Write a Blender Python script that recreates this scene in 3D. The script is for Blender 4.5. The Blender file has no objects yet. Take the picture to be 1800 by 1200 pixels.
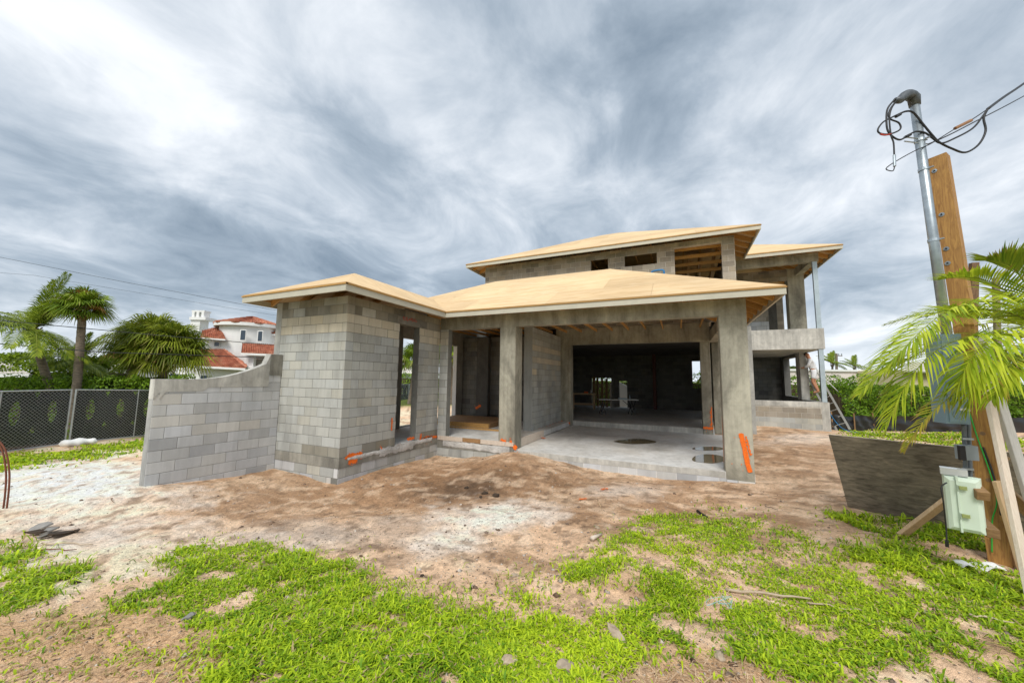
import bpy, bmesh, math, random
import numpy as np
from mathutils import Vector, Matrix
random.seed(7); RNG = np.random.default_rng(11)
SC = bpy.context.scene
COL = SC.collection
R = math.radians

# ------------------------------------------------------------------ camera
FPX, PITCH, ROLL, YAW, CAMZ = 641.892, 0.1025013, 0.0129427, -0.4272127, 2.18
_f = np.array([math.sin(YAW)*math.cos(PITCH), math.cos(YAW)*math.cos(PITCH), math.sin(PITCH)])
_r0 = np.array([math.cos(YAW), -math.sin(YAW), 0.0]); _u0 = np.cross(_r0, _f)
_rt = _r0*math.cos(ROLL) + _u0*math.sin(ROLL); _up = -_r0*math.sin(ROLL) + _u0*math.cos(ROLL)
CAMM = np.array([_rt, -_up, _f]); CAMP = np.array([0.0, 0.0, CAMZ])
cd = bpy.data.cameras.new('camera'); cam = bpy.data.objects.new('camera', cd); COL.objects.link(cam)
cd.sensor_width = 36.0; cd.lens = FPX*36.0/1800.0; cd.clip_start = 0.05; cd.clip_end = 5000
cam.matrix_world = Matrix(((_rt[0], _up[0], -_f[0], 0), (_rt[1], _up[1], -_f[1], 0), (_rt[2], _up[2], -_f[2], CAMZ), (0, 0, 0, 1)))
SC.camera = cam

# ------------------------------------------------------------------ light
SUN_EL, SUN_AZ = 50.0, 168.0          # degrees; azimuth measured from +Y towards +X
SC.view_settings.view_transform = 'Standard'; SC.view_settings.look = 'None'
SC.view_settings.gamma = 1.0; SC.view_settings.use_curve_mapping = False
SC.view_settings.exposure = 0.92
world = bpy.data.worlds.new('World'); SC.world = world; world.use_nodes = True
def build_sky():
    nt = world.node_tree; nt.nodes.clear(); N = nt.nodes.new; L = nt.links.new
    def math_(op, a, b=None, clamp=False):
        n = N('ShaderNodeMath'); n.operation = op; n.use_clamp = clamp
        for i, x in enumerate((a, b)):
            if x is None: continue
            if isinstance(x, (int, float)): n.inputs[i].default_value = x
            else: L(x, n.inputs[i])
        return n.outputs[0]
    out = N('ShaderNodeOutputWorld')
    sky = N('ShaderNodeTexSky'); sky.sky_type = 'NISHITA'; sky.sun_disc = False
    sky.sun_elevation = R(SUN_EL); sky.sun_rotation = R(SUN_AZ); sky.altitude = 0; sky.dust_density = 2.0
    bg1 = N('ShaderNodeBackground'); L(sky.outputs[0], bg1.inputs[0]); bg1.inputs[1].default_value = 0.1
    tc = N('ShaderNodeTexCoord'); sp = N('ShaderNodeSeparateXYZ'); L(tc.outputs['Generated'], sp.inputs[0])
    z = math_('MAXIMUM', sp.outputs[2], 0.0)
    zz = math_('ADD', z, 0.22)
    u = math_('DIVIDE', sp.outputs[0], zz); v = math_('DIVIDE', sp.outputs[1], zz)
    cb = N('ShaderNodeCombineXYZ'); L(u, cb.inputs[0]); L(v, cb.inputs[1])
    def noise(scale, detail, rough, dist, loc, sc=(1, 1, 1), rot=0.0):
        mp = N('ShaderNodeMapping'); mp.inputs['Location'].default_value = loc; mp.inputs['Scale'].default_value = sc
        mp.inputs['Rotation'].default_value = (0, 0, rot); L(cb.outputs[0], mp.inputs[0])
        t = N('ShaderNodeTexNoise'); t.inputs['Scale'].default_value = scale; t.inputs['Detail'].default_value = detail
        t.inputs['Roughness'].default_value = rough; t.inputs['Distortion'].default_value = dist
        L(mp.outputs[0], t.inputs['Vector']); return t.outputs['Fac']
    # broad masses, streets running away from the viewer, and torn edges
    streets = noise(0.62, 5, 0.55, 0.4, SKY_L1, (1.0, 0.55, 1), SKY_ROT)
    masses = noise(0.30, 3, 0.5, 0.3, SKY_L2)
    wisps = noise(2.7, 8, 0.60, 0.5, SKY_L3, (1.0, 0.80, 1), SKY_ROT)
    s = math_('ADD', math_('MULTIPLY', streets, 0.36), math_('ADD', math_('MULTIPLY', masses, 0.30), math_('MULTIPLY', wisps, 0.34)))
    # individual cloud bodies: pale and dark banks at the bearings where they hang, torn by noise
    wn = N('ShaderNodeTexNoise'); wn.inputs['Scale'].default_value = 3.2; wn.inputs['Detail'].default_value = 6; wn.inputs['Roughness'].default_value = .6; L(tc.outputs['Generated'], wn.inputs['Vector'])
    vm = N('ShaderNodeVectorMath'); vm.operation = 'MULTIPLY_ADD'; L(wn.outputs['Color'], vm.inputs[0]); vm.inputs[1].default_value = (.42, .42, .42); vm.inputs[2].default_value = (-.21, -.21, -.21)
    va = N('ShaderNodeVectorMath'); va.operation = 'ADD'; L(tc.outputs['Generated'], va.inputs[0]); L(vm.outputs[0], va.inputs[1])
    vn = N('ShaderNodeVectorMath'); vn.operation = 'NORMALIZE'; L(va.outputs[0], vn.inputs[0])
    for px, py, rad, amp in CLOUDS:
        d = CAMM.T @ np.array([px-900.0, py-600.0, FPX]); ln = np.linalg.norm(d); sg = rad*FPX/(ln*ln)*(ln/FPX)**.5; d = d/ln
        dt = N('ShaderNodeVectorMath'); dt.operation = 'DOT_PRODUCT'; L(vn.outputs[0], dt.inputs[0]); dt.inputs[1].default_value = tuple(d)
        ex = math_('EXPONENT', math_('MULTIPLY', math_('SUBTRACT', dt.outputs['Value'], 1.0), 1.0/(sg*sg)))
        s = math_('ADD', s, math_('MULTIPLY', ex, amp*CLOUD_GAIN))
    rp = N('ShaderNodeValToRGB'); L(s, rp.inputs[0])
    e = rp.color_ramp.elements
    e[0].position = 0.34; e[0].color = (0.15, 0.195, 0.245, 1)
    e[1].position = 0.62; e[1].color = (0.69, 0.705, 0.73, 1)
    for p, c in ((0.42, (0.265, 0.315, 0.37, 1)), (0.475, (0.385, 0.43, 0.48, 1)), (0.52, (0.50, 0.535, 0.575, 1)), (0.565, (0.62, 0.645, 0.675, 1))):
        k = e.new(p); k.color = c
    # thin bright gap low over the horizon
    hz = math_('SUBTRACT', 1.0, math_('MULTIPLY', z, 8.0), True)
    hzn = math_('MULTIPLY', hz, 0.62)
    mx = N('ShaderNodeMix'); mx.data_type = 'RGBA'; L(hzn, mx.inputs['Factor']); L(rp.outputs[0], mx.inputs['A'])
    mx.inputs['B'].default_value = (0.70, 0.74, 0.80, 1)
    bg2 = N('ShaderNodeBackground'); L(mx.outputs['Result'], bg2.inputs[0]); bg2.inputs[1].default_value = 0.86
    ms = N('ShaderNodeMixShader'); ms.inputs[0].default_value = 0.93
    L(bg1.outputs[0], ms.inputs[1]); L(bg2.outputs[0], ms.inputs[2]); L(ms.outputs[0], out.inputs[0])
CLOUD_GAIN = .74
CLOUDS = ((250, 130, 230, .07), (60, 40, 200, .05), (700, 190, 110, .06), (480, 60, 150, .05), (1430, 250, 130, .09), (1690, 120, 180, .06), (1000, 60, 70, .05), (340, 300, 80, .03), (1690, 400, 90, .05), (950, 300, 70, .03),
          (1130, 150, 90, -.12), (1100, 260, 70, -.06), (1235, 40, 70, -.06), (780, 40, 80, -.04), (620, 230, 60, -.08), (840, 380, 130, -.05), (150, 420, 230, -.08), (420, 430, 120, -.06), (620, 420, 90, -.05), (1100, 350, 80, -.06), (1530, 500, 110, -.09), (1240, 330, 70, -.05), (1560, 60, 70, -.03), (40, 210, 60, -.03))
SKY_L1, SKY_L2, SKY_L3, SKY_ROT = (2.3, 0.7, 0), (5.1, 2.2, 0), (0.4, 1.7, 0), 0.43
build_sky()
world.cycles.sampling_method = 'MANUAL'; world.cycles.sample_map_resolution = 512
sd = bpy.data.lights.new('sun', 'SUN'); sd.energy = 1.5; sd.angle = R(24); sd.color = (1.0, 0.965, 0.91)
sun = bpy.data.objects.new('sun', sd); COL.objects.link(sun); sun.location = (0, 0, 30)
_sv = Vector((math.sin(R(SUN_AZ))*math.cos(R(SUN_EL)), math.cos(R(SUN_AZ))*math.cos(R(SUN_EL)), math.sin(R(SUN_EL))))
sun.rotation_euler = (-_sv).to_track_quat('-Z', 'Y').to_euler()

# ------------------------------------------------------------------ photo pixel -> place
def ray(px, py): return CAMM.T @ np.array([px-900.0, py-600.0, FPX])
def at(px, py, x=None, y=None, z=None):
    d = ray(px, py); t = x/d[0] if x is not None else (y/d[1] if y is not None else (z-CAMZ)/d[2])
    return Vector(CAMP + d*t)
def at_depth(px, py, dep): return Vector(CAMP + ray(px, py)*(dep/FPX))
def proj_np(P):
    c = (P - CAMP) @ CAMM.T
    return 900+FPX*c[:, 0]/c[:, 2], 600+FPX*c[:, 1]/c[:, 2], c[:, 2]

# ------------------------------------------------------------------ terrain height
GP = np.array([(-6.43, 5.3, 0), (-8.3, 5.2, .08), (-8.6, 3.3, .2), (-6.0, 8.9, -.06), (-5, 8.9, 0), (-3.9, 8.6, .17), (-.8, 8.8, .05),
 (1.35, 8.7, .14), (2.5, 12, .3), (2.7, 17.6, .42), (5.2, 17.6, .36), (7, 19, .25), (10, 21, .25), (3.1, 6, .3), (2.4, 7.7, .23), (4.5, 5, .33),
 (0, 6.5, .1), (-3, 6.5, .02), (0, 4.5, .28), (-2, 4.5, .18), (-4, 3.5, .2), (1.5, 4, .34), (0, 2, .38), (-2, 2, .33), (-5, 1, .3), (-8, 0, .25),
 (-12, 3, .05), (-15, 4, -.1), (-18.5, 5, -.17), (-18.5, 8, -.3), (-14, 10, -.1), (-12, 12, 0), (-18, 0, -.15), (-5, 5, .04), (-10, 8, 0),
 (30, 30, .2), (-40, 20, -.3), (0, 40, .3), (0, -20, .4), (40, 0, .3), (-40, -20, -.2), (0, -5, .4), (8, 5, .33), (10, 12, .3)])
def vnoise(x, y, seed=0):
    xi = np.floor(x).astype(np.int64); yi = np.floor(y).astype(np.int64); fx = x-xi; fy = y-yi
    fx = fx*fx*(3-2*fx); fy = fy*fy*(3-2*fy)
    def h(a, b):
        n = (a*374761393 + b*668265263 + seed*1442695041) & 0xffffffff
        n = ((n ^ (n >> 13))*1274126177) & 0xffffffff
        return ((n ^ (n >> 16)) & 0xffff)/65535.0
    return (h(xi, yi)*(1-fx)+h(xi+1, yi)*fx)*(1-fy) + (h(xi, yi+1)*(1-fx)+h(xi+1, yi+1)*fx)*fy
def fbm(x, y, seed=0, octv=4, gain=.5):
    s = np.zeros_like(x); a = 1; tot = 0
    for i in range(octv):
        s += a*vnoise(x*2**i+17.3*i, y*2**i+9.1*i, seed+i); tot += a; a *= gain
    return s/tot
MOUNDS = []
def G_np(x, y, fine=True):
    x = np.asarray(x, float); y = np.asarray(y, float)
    num = np.zeros_like(x); den = np.zeros_like(x)
    for px, py, pz in GP:
        w = 1.0/((x-px)**2+(y-py)**2+.25)**1.6; num += w*pz; den += w
    z = num/den
    if fine:
        r = np.hypot(x, y); k = np.clip(1.6-r/22, .25, 1)
        z = z + k*((fbm(x*.7, y*.7, 3)-.5)*.10 + (fbm(x*3.1, y*3.1, 5)-.5)*.055 + (fbm(x*9, y*9, 8, 3)-.5)*.028*np.clip(1.5-r/9, 0, 1))
    for e, h in MOUNDS: z = z + h*emask(x, y, e, .6)
    return z
def G(x, y): return float(G_np(np.array([x]), np.array([y]))[0])
def gnd(px, py):
    z = .2
    for _ in range(12):
        p = at(px, py, z=z); z = z*.4 + G(p.x, p.y)*.6
    p = at(px, py, z=z); p.z = G(p.x, p.y); return p

def ellip(px, py, rx, ry):
    """soft ellipse on the ground around a photo point, radii in photo pixels there"""
    c = gnd(px, py); a = gnd(px+rx, py); b = gnd(px, py-ry)
    return c, a-c, b-c
def emask(x, y, e, soft=.5, warp=None):
    c, a, b = e; det = a.x*b.y-a.y*b.x; dx = x-c.x; dy = y-c.y
    u = (dx*b.y-dy*b.x)/det; v = (dy*a.x-dx*a.y)/det
    d = np.sqrt(u*u+v*v)
    if warp is not None: d = d + warp
    return np.clip((1+soft-d)/(2*soft), 0, 1)
# loose soil heaped against the slab corner and a low bank in front
_mounds = [(ellip(905, 815, 70, 22), .12), (ellip(1080, 1015, 120, 22), .07), (ellip(1250, 940, 150, 25), .05)]
MOUNDS.extend(_mounds)

# ------------------------------------------------------------------ object helpers
def tag(o, label=None, cat=None, group=None, kind=None):
    if label: o['label'] = label
    if cat: o['category'] = cat
    if group: o['group'] = group
    if kind: o['kind'] = kind
    return o
def thing(name, loc, label, cat, group=None):
    o = bpy.data.objects.new(name, None); o.location = loc; o.empty_display_size = .2; COL.objects.link(o)
    return tag(o, label, cat, group)
def link(name, me, parent=None, kind=None):
    o = bpy.data.objects.new(name, me); COL.objects.link(o)
    if parent is not None:
        o.parent = parent
        if parent.type == 'EMPTY': o.matrix_parent_inverse = Matrix.Translation(-parent.location)
    if kind: o['kind'] = kind
    return o
class MB:
    def __init__(s): s.v = []; s.f = []
    def add(s, vs, fs):
        b = len(s.v); s.v.extend([tuple(p) for p in vs]); s.f.extend([tuple(b+i for i in f) for f in fs]); return s
    def box(s, x0, x1, y0, y1, z0, z1):
        return s.hexa([(x0, y0, z0), (x1, y0, z0), (x1, y1, z0), (x0, y1, z0), (x0, y0, z1), (x1, y0, z1), (x1, y1, z1), (x0, y1, z1)])
    def hexa(s, p):
        return s.add(p, [(3, 2, 1, 0), (4, 5, 6, 7), (0, 1, 5, 4), (1, 2, 6, 5), (2, 3, 7, 6), (3, 0, 4, 7)])
    def bar(s, a, b, w, h, up=(0, 0, 1)):
        """box beam from a to b, w across and h along up"""
        a = Vector(a); b = Vector(b); d = (b-a).normalized(); side = d.cross(Vector(up))
        if side.length < 1e-4: side = d.cross(Vector((1, 0, 0)))
        side.normalize(); u = side.cross(d).normalized(); sw = side*w/2; uh = u*h/2
        return s.hexa([a-sw-uh, a+sw-uh, b+sw-uh, b-sw-uh, a-sw+uh, a+sw+uh, b+sw+uh, b-sw+uh])
    def tube(s, path, r, n=8, cap=True):
        path = [Vector(p) for p in path]; rs = r if isinstance(r, (list, tuple)) else [r]*len(path)
        rings = []; prev = None
        for i, p in enumerate(path):
            d = (path[min(i+1, len(path)-1)] - path[max(i-1, 0)]).normalized()
            if prev is None:
                a = d.cross(Vector((0, 0, 1)));
                if a.length < 1e-3: a = d.cross(Vector((1, 0, 0)))
            else: a = prev - d*prev.dot(d)
            a.normalize(); prev = a; b = d.cross(a)
            rings.append([p + (a*math.cos(2*math.pi*k/n)+b*math.sin(2*math.pi*k/n))*rs[i] for k in range(n)])
        vs = [q for rg in rings for q in rg]; fs = []
        for i in range(len(path)-1):
            for k in range(n): fs.append((i*n+k, i*n+(k+1) % n, (i+1)*n+(k+1) % n, (i+1)*n+k))
        if cap: fs.append(tuple(range(n-1, -1, -1))); fs.append(tuple((len(path)-1)*n+k for k in range(n)))
        return s.add(vs, fs)
    def prism(s, poly, off):
        """polygon extruded by the vector off"""
        n = len(poly); off = Vector(off); vs = [Vector(p) for p in poly] + [Vector(p)+off for p in poly]
        fs = [tuple(range(n-1, -1, -1)), tuple(range(n, 2*n))] + [(i, (i+1) % n, n+(i+1) % n, n+i) for i in range(n)]
        return s.add(vs, fs)
    def mesh(s, name, m=None, smooth=False):
        me = bpy.data.meshes.new(name); me.from_pydata(s.v, [], s.f)
        if m: me.materials.append(m)
        if smooth: me.shade_smooth()
        me.update(); return me
    def build(s, name, m, parent=None, smooth=False, kind=None, fix=True):
        me = s.mesh(name, m, smooth)
        if fix:
            b = bmesh.new(); b.from_mesh(me); bmesh.ops.recalc_face_normals(b, faces=b.faces); b.to_mesh(me); b.free()
        return link(name, me, parent, kind)
def np_mesh(name, V, F, mat, col=None, smooth=False):
    """fast mesh of n-gons that all have the same corner count; col = per-vertex colour"""
    me = bpy.data.meshes.new(name); nv, (nf, k) = len(V), F.shape
    me.vertices.add(nv); me.vertices.foreach_set('co', np.ascontiguousarray(V, np.float32).ravel())
    me.loops.add(nf*k); me.loops.foreach_set('vertex_index', np.ascontiguousarray(F, np.int32).ravel())
    me.polygons.add(nf); me.polygons.foreach_set('loop_start', np.arange(0, nf*k, k, dtype=np.int32))
    me.polygons.foreach_set('loop_total', np.full(nf, k, np.int32))
    if smooth: me.polygons.foreach_set('use_smooth', np.ones(nf, bool))
    me.update(calc_edges=True)
    if col is not None:
        a = me.color_attributes.new('tint', 'FLOAT_COLOR', 'POINT'); c = np.ones((nv, 4), np.float32); c[:, :3] = col
        a.data.foreach_set('color', c.ravel())
    me.materials.append(mat); return me

# ------------------------------------------------------------------ materials
class NT:
    def __init__(s, name):
        s.m = bpy.data.materials.new(name); s.m.use_nodes = True; s.t = s.m.node_tree; s.t.nodes.clear()
        s.out = s.N('ShaderNodeOutputMaterial'); s.p = s.N('ShaderNodeBsdfPrincipled'); s.L(s.p.outputs[0], s.out.inputs[0])
        s.geo = s.N('ShaderNodeNewGeometry'); s.pos = s.geo.outputs['Position']
    def N(s, k): return s.t.nodes.new(k)
    def L(s, a, b): s.t.links.new(a, b)
    def put(s, inp, v):
        if isinstance(v, (int, float)): inp.default_value = v
        elif isinstance(v, tuple): inp.default_value = (v + (1,)) if len(v) == 3 and len(inp.default_value) == 4 else v
        else: s.L(v, inp)
    def math(s, op, a, b=0.0, clamp=False):
        n = s.N('ShaderNodeMath'); n.operation = op; n.use_clamp = clamp; s.put(n.inputs[0], a); s.put(n.inputs[1], b); return n.outputs[0]
    def mix(s, f, a, b, mode='MIX'):
        n = s.N('ShaderNodeMix'); n.data_type = 'RGBA'; n.blend_type = mode
        s.put(n.inputs['Factor'], f); s.put(n.inputs['A'], a); s.put(n.inputs['B'], b); return n.outputs['Result']
    def noise(s, scale, detail=4, rough=.55, sc=(1, 1, 1), dist=0.0, rot=(0, 0, 0), vec=None):
        v = vec or s.pos
        if sc != (1, 1, 1) or rot != (0, 0, 0):
            mp = s.N('ShaderNodeMapping'); mp.inputs['Scale'].default_value = sc; mp.inputs['Rotation'].default_value = rot; s.L(v, mp.inputs[0]); v = mp.outputs[0]
        t = s.N('ShaderNodeTexNoise'); s.L(v, t.inputs['Vector']); t.inputs['Scale'].default_value = scale
        t.inputs['Detail'].default_value = detail; t.inputs['Roughness'].default_value = rough; t.inputs['Distortion'].default_value = dist
        return t.outputs['Fac']
    def ramp(s, f, *stops):
        n = s.N('ShaderNodeValToRGB'); s.L(f, n.inputs[0]); e = n.color_ramp.elements
        e[0].position = stops[0][0]; e[1].position = stops[-1][0]
        def c(x): return (x, x, x, 1) if isinstance(x, (int, float)) else tuple(x)+(1,)
        e[0].color = c(stops[0][1]); e[1].color = c(stops[-1][1])
        for p, x in stops[1:-1]: k = e.new(p); k.color = c(x)
        return n.outputs[0]
    def bump(s, h, strength=.3, dist=.01):
        n = s.N('ShaderNodeBump'); n.inputs['Strength'].default_value = strength; n.inputs['Distance'].default_value = dist; s.L(h, n.inputs['Height']); s.L(n.outputs[0], s.p.inputs['Normal'])
    def rnd(s):
        oi = s.N('ShaderNodeObjectInfo')
        return s.math('FRACT', s.math('ADD', oi.outputs['Random'], s.geo.outputs['Random Per Island']))
    def done(s, col, rough=.85, metal=0.0, spec=None):
        s.put(s.p.inputs['Base Color'], col); s.put(s.p.inputs['Roughness'], rough); s.p.inputs['Metallic'].default_value = metal
        if spec is not None: s.p.inputs['Specular IOR Level'].default_value = spec
        return s.m
def plain(name, c, rough=.7, metal=0.0, var=.12, scale=6.0, bump=0.0):
    n = NT(name); k = n.noise(scale, 5, .6)
    col = n.mix(1.0, c, n.ramp(k, (.3, 1-var), (.7, 1+var*.6)), 'MULTIPLY')
    if bump: n.bump(n.noise(scale*12, 3), bump, .004)
    return n.done(col, rough, metal)
def block_mat(name, c, var=.16, stain=.25):
    n = NT(name); r = n.rnd()
    tone = n.ramp(r, (0, 1-var*1.5), (.2, 1-var*.5), (.45, 1.0), (.75, 1.05), (1, 1+var))
    hue = n.ramp(n.math('FRACT', n.math('MULTIPLY', r, 7.31)), (0, (.97, .99, 1.03)), (.6, (1, 1, 1)), (.9, (1.01, 1.0, .97)), (1, (1.05, 1.0, .92)))
    col = n.mix(1.0, n.mix(1.0, c, tone, 'MULTIPLY'), hue, 'MULTIPLY')
    st = n.ramp(n.noise(1.1, 6, .62, (1.2, 1.2, .5)), (.36, 1-stain), (.55, 1.0))
    drips = n.ramp(n.noise(7, 4, .6, (1, 1, .07)), (.38, .86), (.55, 1.0))
    col = n.mix(1.0, col, st, 'MULTIPLY'); col = n.mix(.6, col, drips, 'MULTIPLY')
    fine = n.noise(160, 3, .7); col = n.mix(.35, col, n.ramp(fine, (.35, .72), (.62, 1.1)), 'MULTIPLY')
    n.bump(n.math('ADD', n.noise(160, 3, .7), n.noise(12, 3)), .35, .004)
    return n.done(col, .93)
def concrete_mat(name, c, boards=True, stain=.42, rough=.88):
    n = NT(name)
    a = n.ramp(n.noise(.9, 6, .65, (1.3, 1.3, .6), .6), (.34, 1-stain), (.62, 1.12))
    streak = n.ramp(n.noise(9, 5, .62, (1, 1, .06)), (.34, .74), (.60, 1.06))
    blot = n.ramp(n.noise(4.5, 6, .7, (1, 1, 1), .8), (.38, .80), (.6, 1.08))
    col = n.mix(1.0, c, a, 'MULTIPLY'); col = n.mix(.75 if boards else .25, col, streak, 'MULTIPLY'); col = n.mix(.7, col, blot, 'MULTIPLY')
    sp_ = n.ramp(n.noise(60, 3, .6), (.70, 0), (.78, 1)); col = n.mix(n.math('MULTIPLY', sp_, .35), col, (.05, .048, .045))
    n.bump(n.math('ADD', n.noise(70, 4, .7), n.math('MULTIPLY', n.noise(14, 4, .6, (1, 1, .12)), 1.5)), .3, .005)
    return n.done(col, rough)
def wood_mat(name, c1, c2, sc=(14, 14, 1.2), rough=.7, var=.22):
    n = NT(name); r = n.rnd()
    g = n.noise(3.0, 6, .65, sc, 1.2); col = n.mix(n.ramp(g, (.35, 0), (.68, 1)), c1, c2)
    col = n.mix(1.0, col, n.ramp(r, (0, 1-var), (1, 1+var*.5)), 'MULTIPLY')
    kn = n.ramp(n.noise(5.5, 2, .5), (.24, .55), (.31, 1.0)); col = n.mix(.5, col, kn, 'MULTIPLY')
    n.bump(g, .15, .003); return n.done(col, rough)
M = {}
M['block'] = block_mat('block_grey', (.43, .435, .40), .10, .28)
M['block_tan'] = block_mat('block_tan', (.56, .51, .40), .10, .15)
M['block_dark'] = block_mat('block_stained_shaded', (.30, .285, .235), .25, .35)
M['block_up'] = block_mat('block_upper', (.335, .295, .235), .22, .3)
M['block_wing'] = block_mat('block_pale', (.52, .53, .53), .16, .15)
M['mortar'] = concrete_mat('mortar', (.20, .20, .18), False, .2)
M['mortar_dark'] = concrete_mat('mortar_dark', (.22, .21, .18), False, .25)
M['mortar_wing'] = concrete_mat('mortar_wing', (.36, .36, .345), False, .25)
M['mortar_light'] = concrete_mat('mortar_light', (.56, .53, .46), False, .2)
M['wall_plain'] = concrete_mat('plain_wall', (.38, .38, .35), False, .3)
M['concrete'] = concrete_mat('cast_concrete', (.41, .39, .31), True, .52)
M['concrete_pale'] = concrete_mat('cast_concrete_pale', (.52, .51, .465), True, .35)
M['stem'] = concrete_mat('stem_wall_concrete', (.28, .27, .23), True, .45)
M['chipped'] = concrete_mat('chipped_concrete', (.60, .59, .56), False, .45)
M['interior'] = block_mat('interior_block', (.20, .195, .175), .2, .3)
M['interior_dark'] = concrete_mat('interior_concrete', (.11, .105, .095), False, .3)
def slab_mat():
    n = NT('slab_concrete'); a = n.noise(.7, 6, .62, (1, 1, 1), .5)
    col = n.ramp(a, (.30, (.40, .38, .34)), (.48, (.58, .57, .54)), (.66, (.70, .70, .68)))
    b = n.ramp(n.noise(6, 6, .7, (1, 1, 1), .6), (.36, .74), (.58, 1.04)); col = n.mix(.7, col, b, 'MULTIPLY')
    tan = n.ramp(n.noise(.35, 4, .6), (.52, 0), (.70, .6)); col = n.mix(tan, col, (.47, .39, .28))
    n.bump(n.noise(40, 4), .15, .004); return n.done(col, n.ramp(a, (.3, .45), (.6, .75)))
M['slab'] = slab_mat()
def ply_mat():
    n = NT('roof_plywood'); r = n.rnd()
    g = n.noise(2.2, 6, .62, (.55, 4.5, 1.5), 1.4); col = n.ramp(g, (.28, (.57, .37, .18)), (.48, (.70, .50, .275)), (.70, (.77, .59, .365)))
    col = n.mix(1.0, col, n.ramp(r, (0, (.88, .865, .835)), (.5, (1, 1, 1)), (1, (1.06, 1.06, 1.06))), 'MULTIPLY')
    k = n.ramp(n.noise(2.6, 2, .5, (1, 1.7, 1)), (.205, .42), (.25, 1.0)); col = n.mix(.8, col, k, 'MULTIPLY')
    w = n.ramp(n.noise(.8, 5, .6), (.35, .88), (.6, 1.0)); col = n.mix(1.0, col, w, 'MULTIPLY')
    n.bump(g, .1, .003); return n.done(col, .8)
M['ply'] = ply_mat()
M['ply_edge'] = wood_mat('plywood_edge', (.42, .22, .055), (.52, .30, .09), (1, 1, 20))
M['fascia'] = plain('primed_fascia', (.50, .475, .385), .6, 0, .10, 2.5)
M['rafter'] = wood_mat('rafter_pine', (.50, .26, .075), (.66, .39, .13), (6, 6, 10))
M['lumber'] = wood_mat('fresh_lumber', (.50, .33, .18), (.66, .48, .29), (14, 14, 1.6))
M['lumber_pale'] = wood_mat('pale_lumber', (.60, .50, .40), (.74, .65, .55), (16, 16, 1.5))
M['lumber_dark'] = wood_mat('wet_lumber', (.22, .12, .05), (.36, .21, .09), (4, 4, 8))
M['lumber_white'] = wood_mat('whitewashed_lumber', (.58, .56, .53), (.72, .70, .67), (16, 16, 1.5))
M['post_wood'] = wood_mat('treated_post', (.27, .125, .03), (.50, .27, .07), (13, 13, .9), .65)
M['steel'] = plain('galvanised_steel', (.40, .45, .48), .38, .75, .2, 9)
M['steel_post'] = plain('galvanised_strut', (.42, .50, .54), .45, .5, .15, 4)
M['red_steel'] = plain('primed_red_steel', (.12, .028, .018), .6, 0, .25, 8)
M['orange'] = plain('orange_spray_paint', (.85, .16, .008), .6, 0, .2, 30)
M['red_paint'] = plain('red_chalk', (.5, .05, .03), .7, 0, .3, 40)
M['white_paint'] = plain('white_stucco', (.78, .78, .76), .85, 0, .04, 2)
M['glass'] = plain('window_glass', (.03, .05, .075), .12, 0, .2, 2)
M['black'] = plain('black_rubber', (.012, .012, .013), .55, 0, .2, 20)
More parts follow.
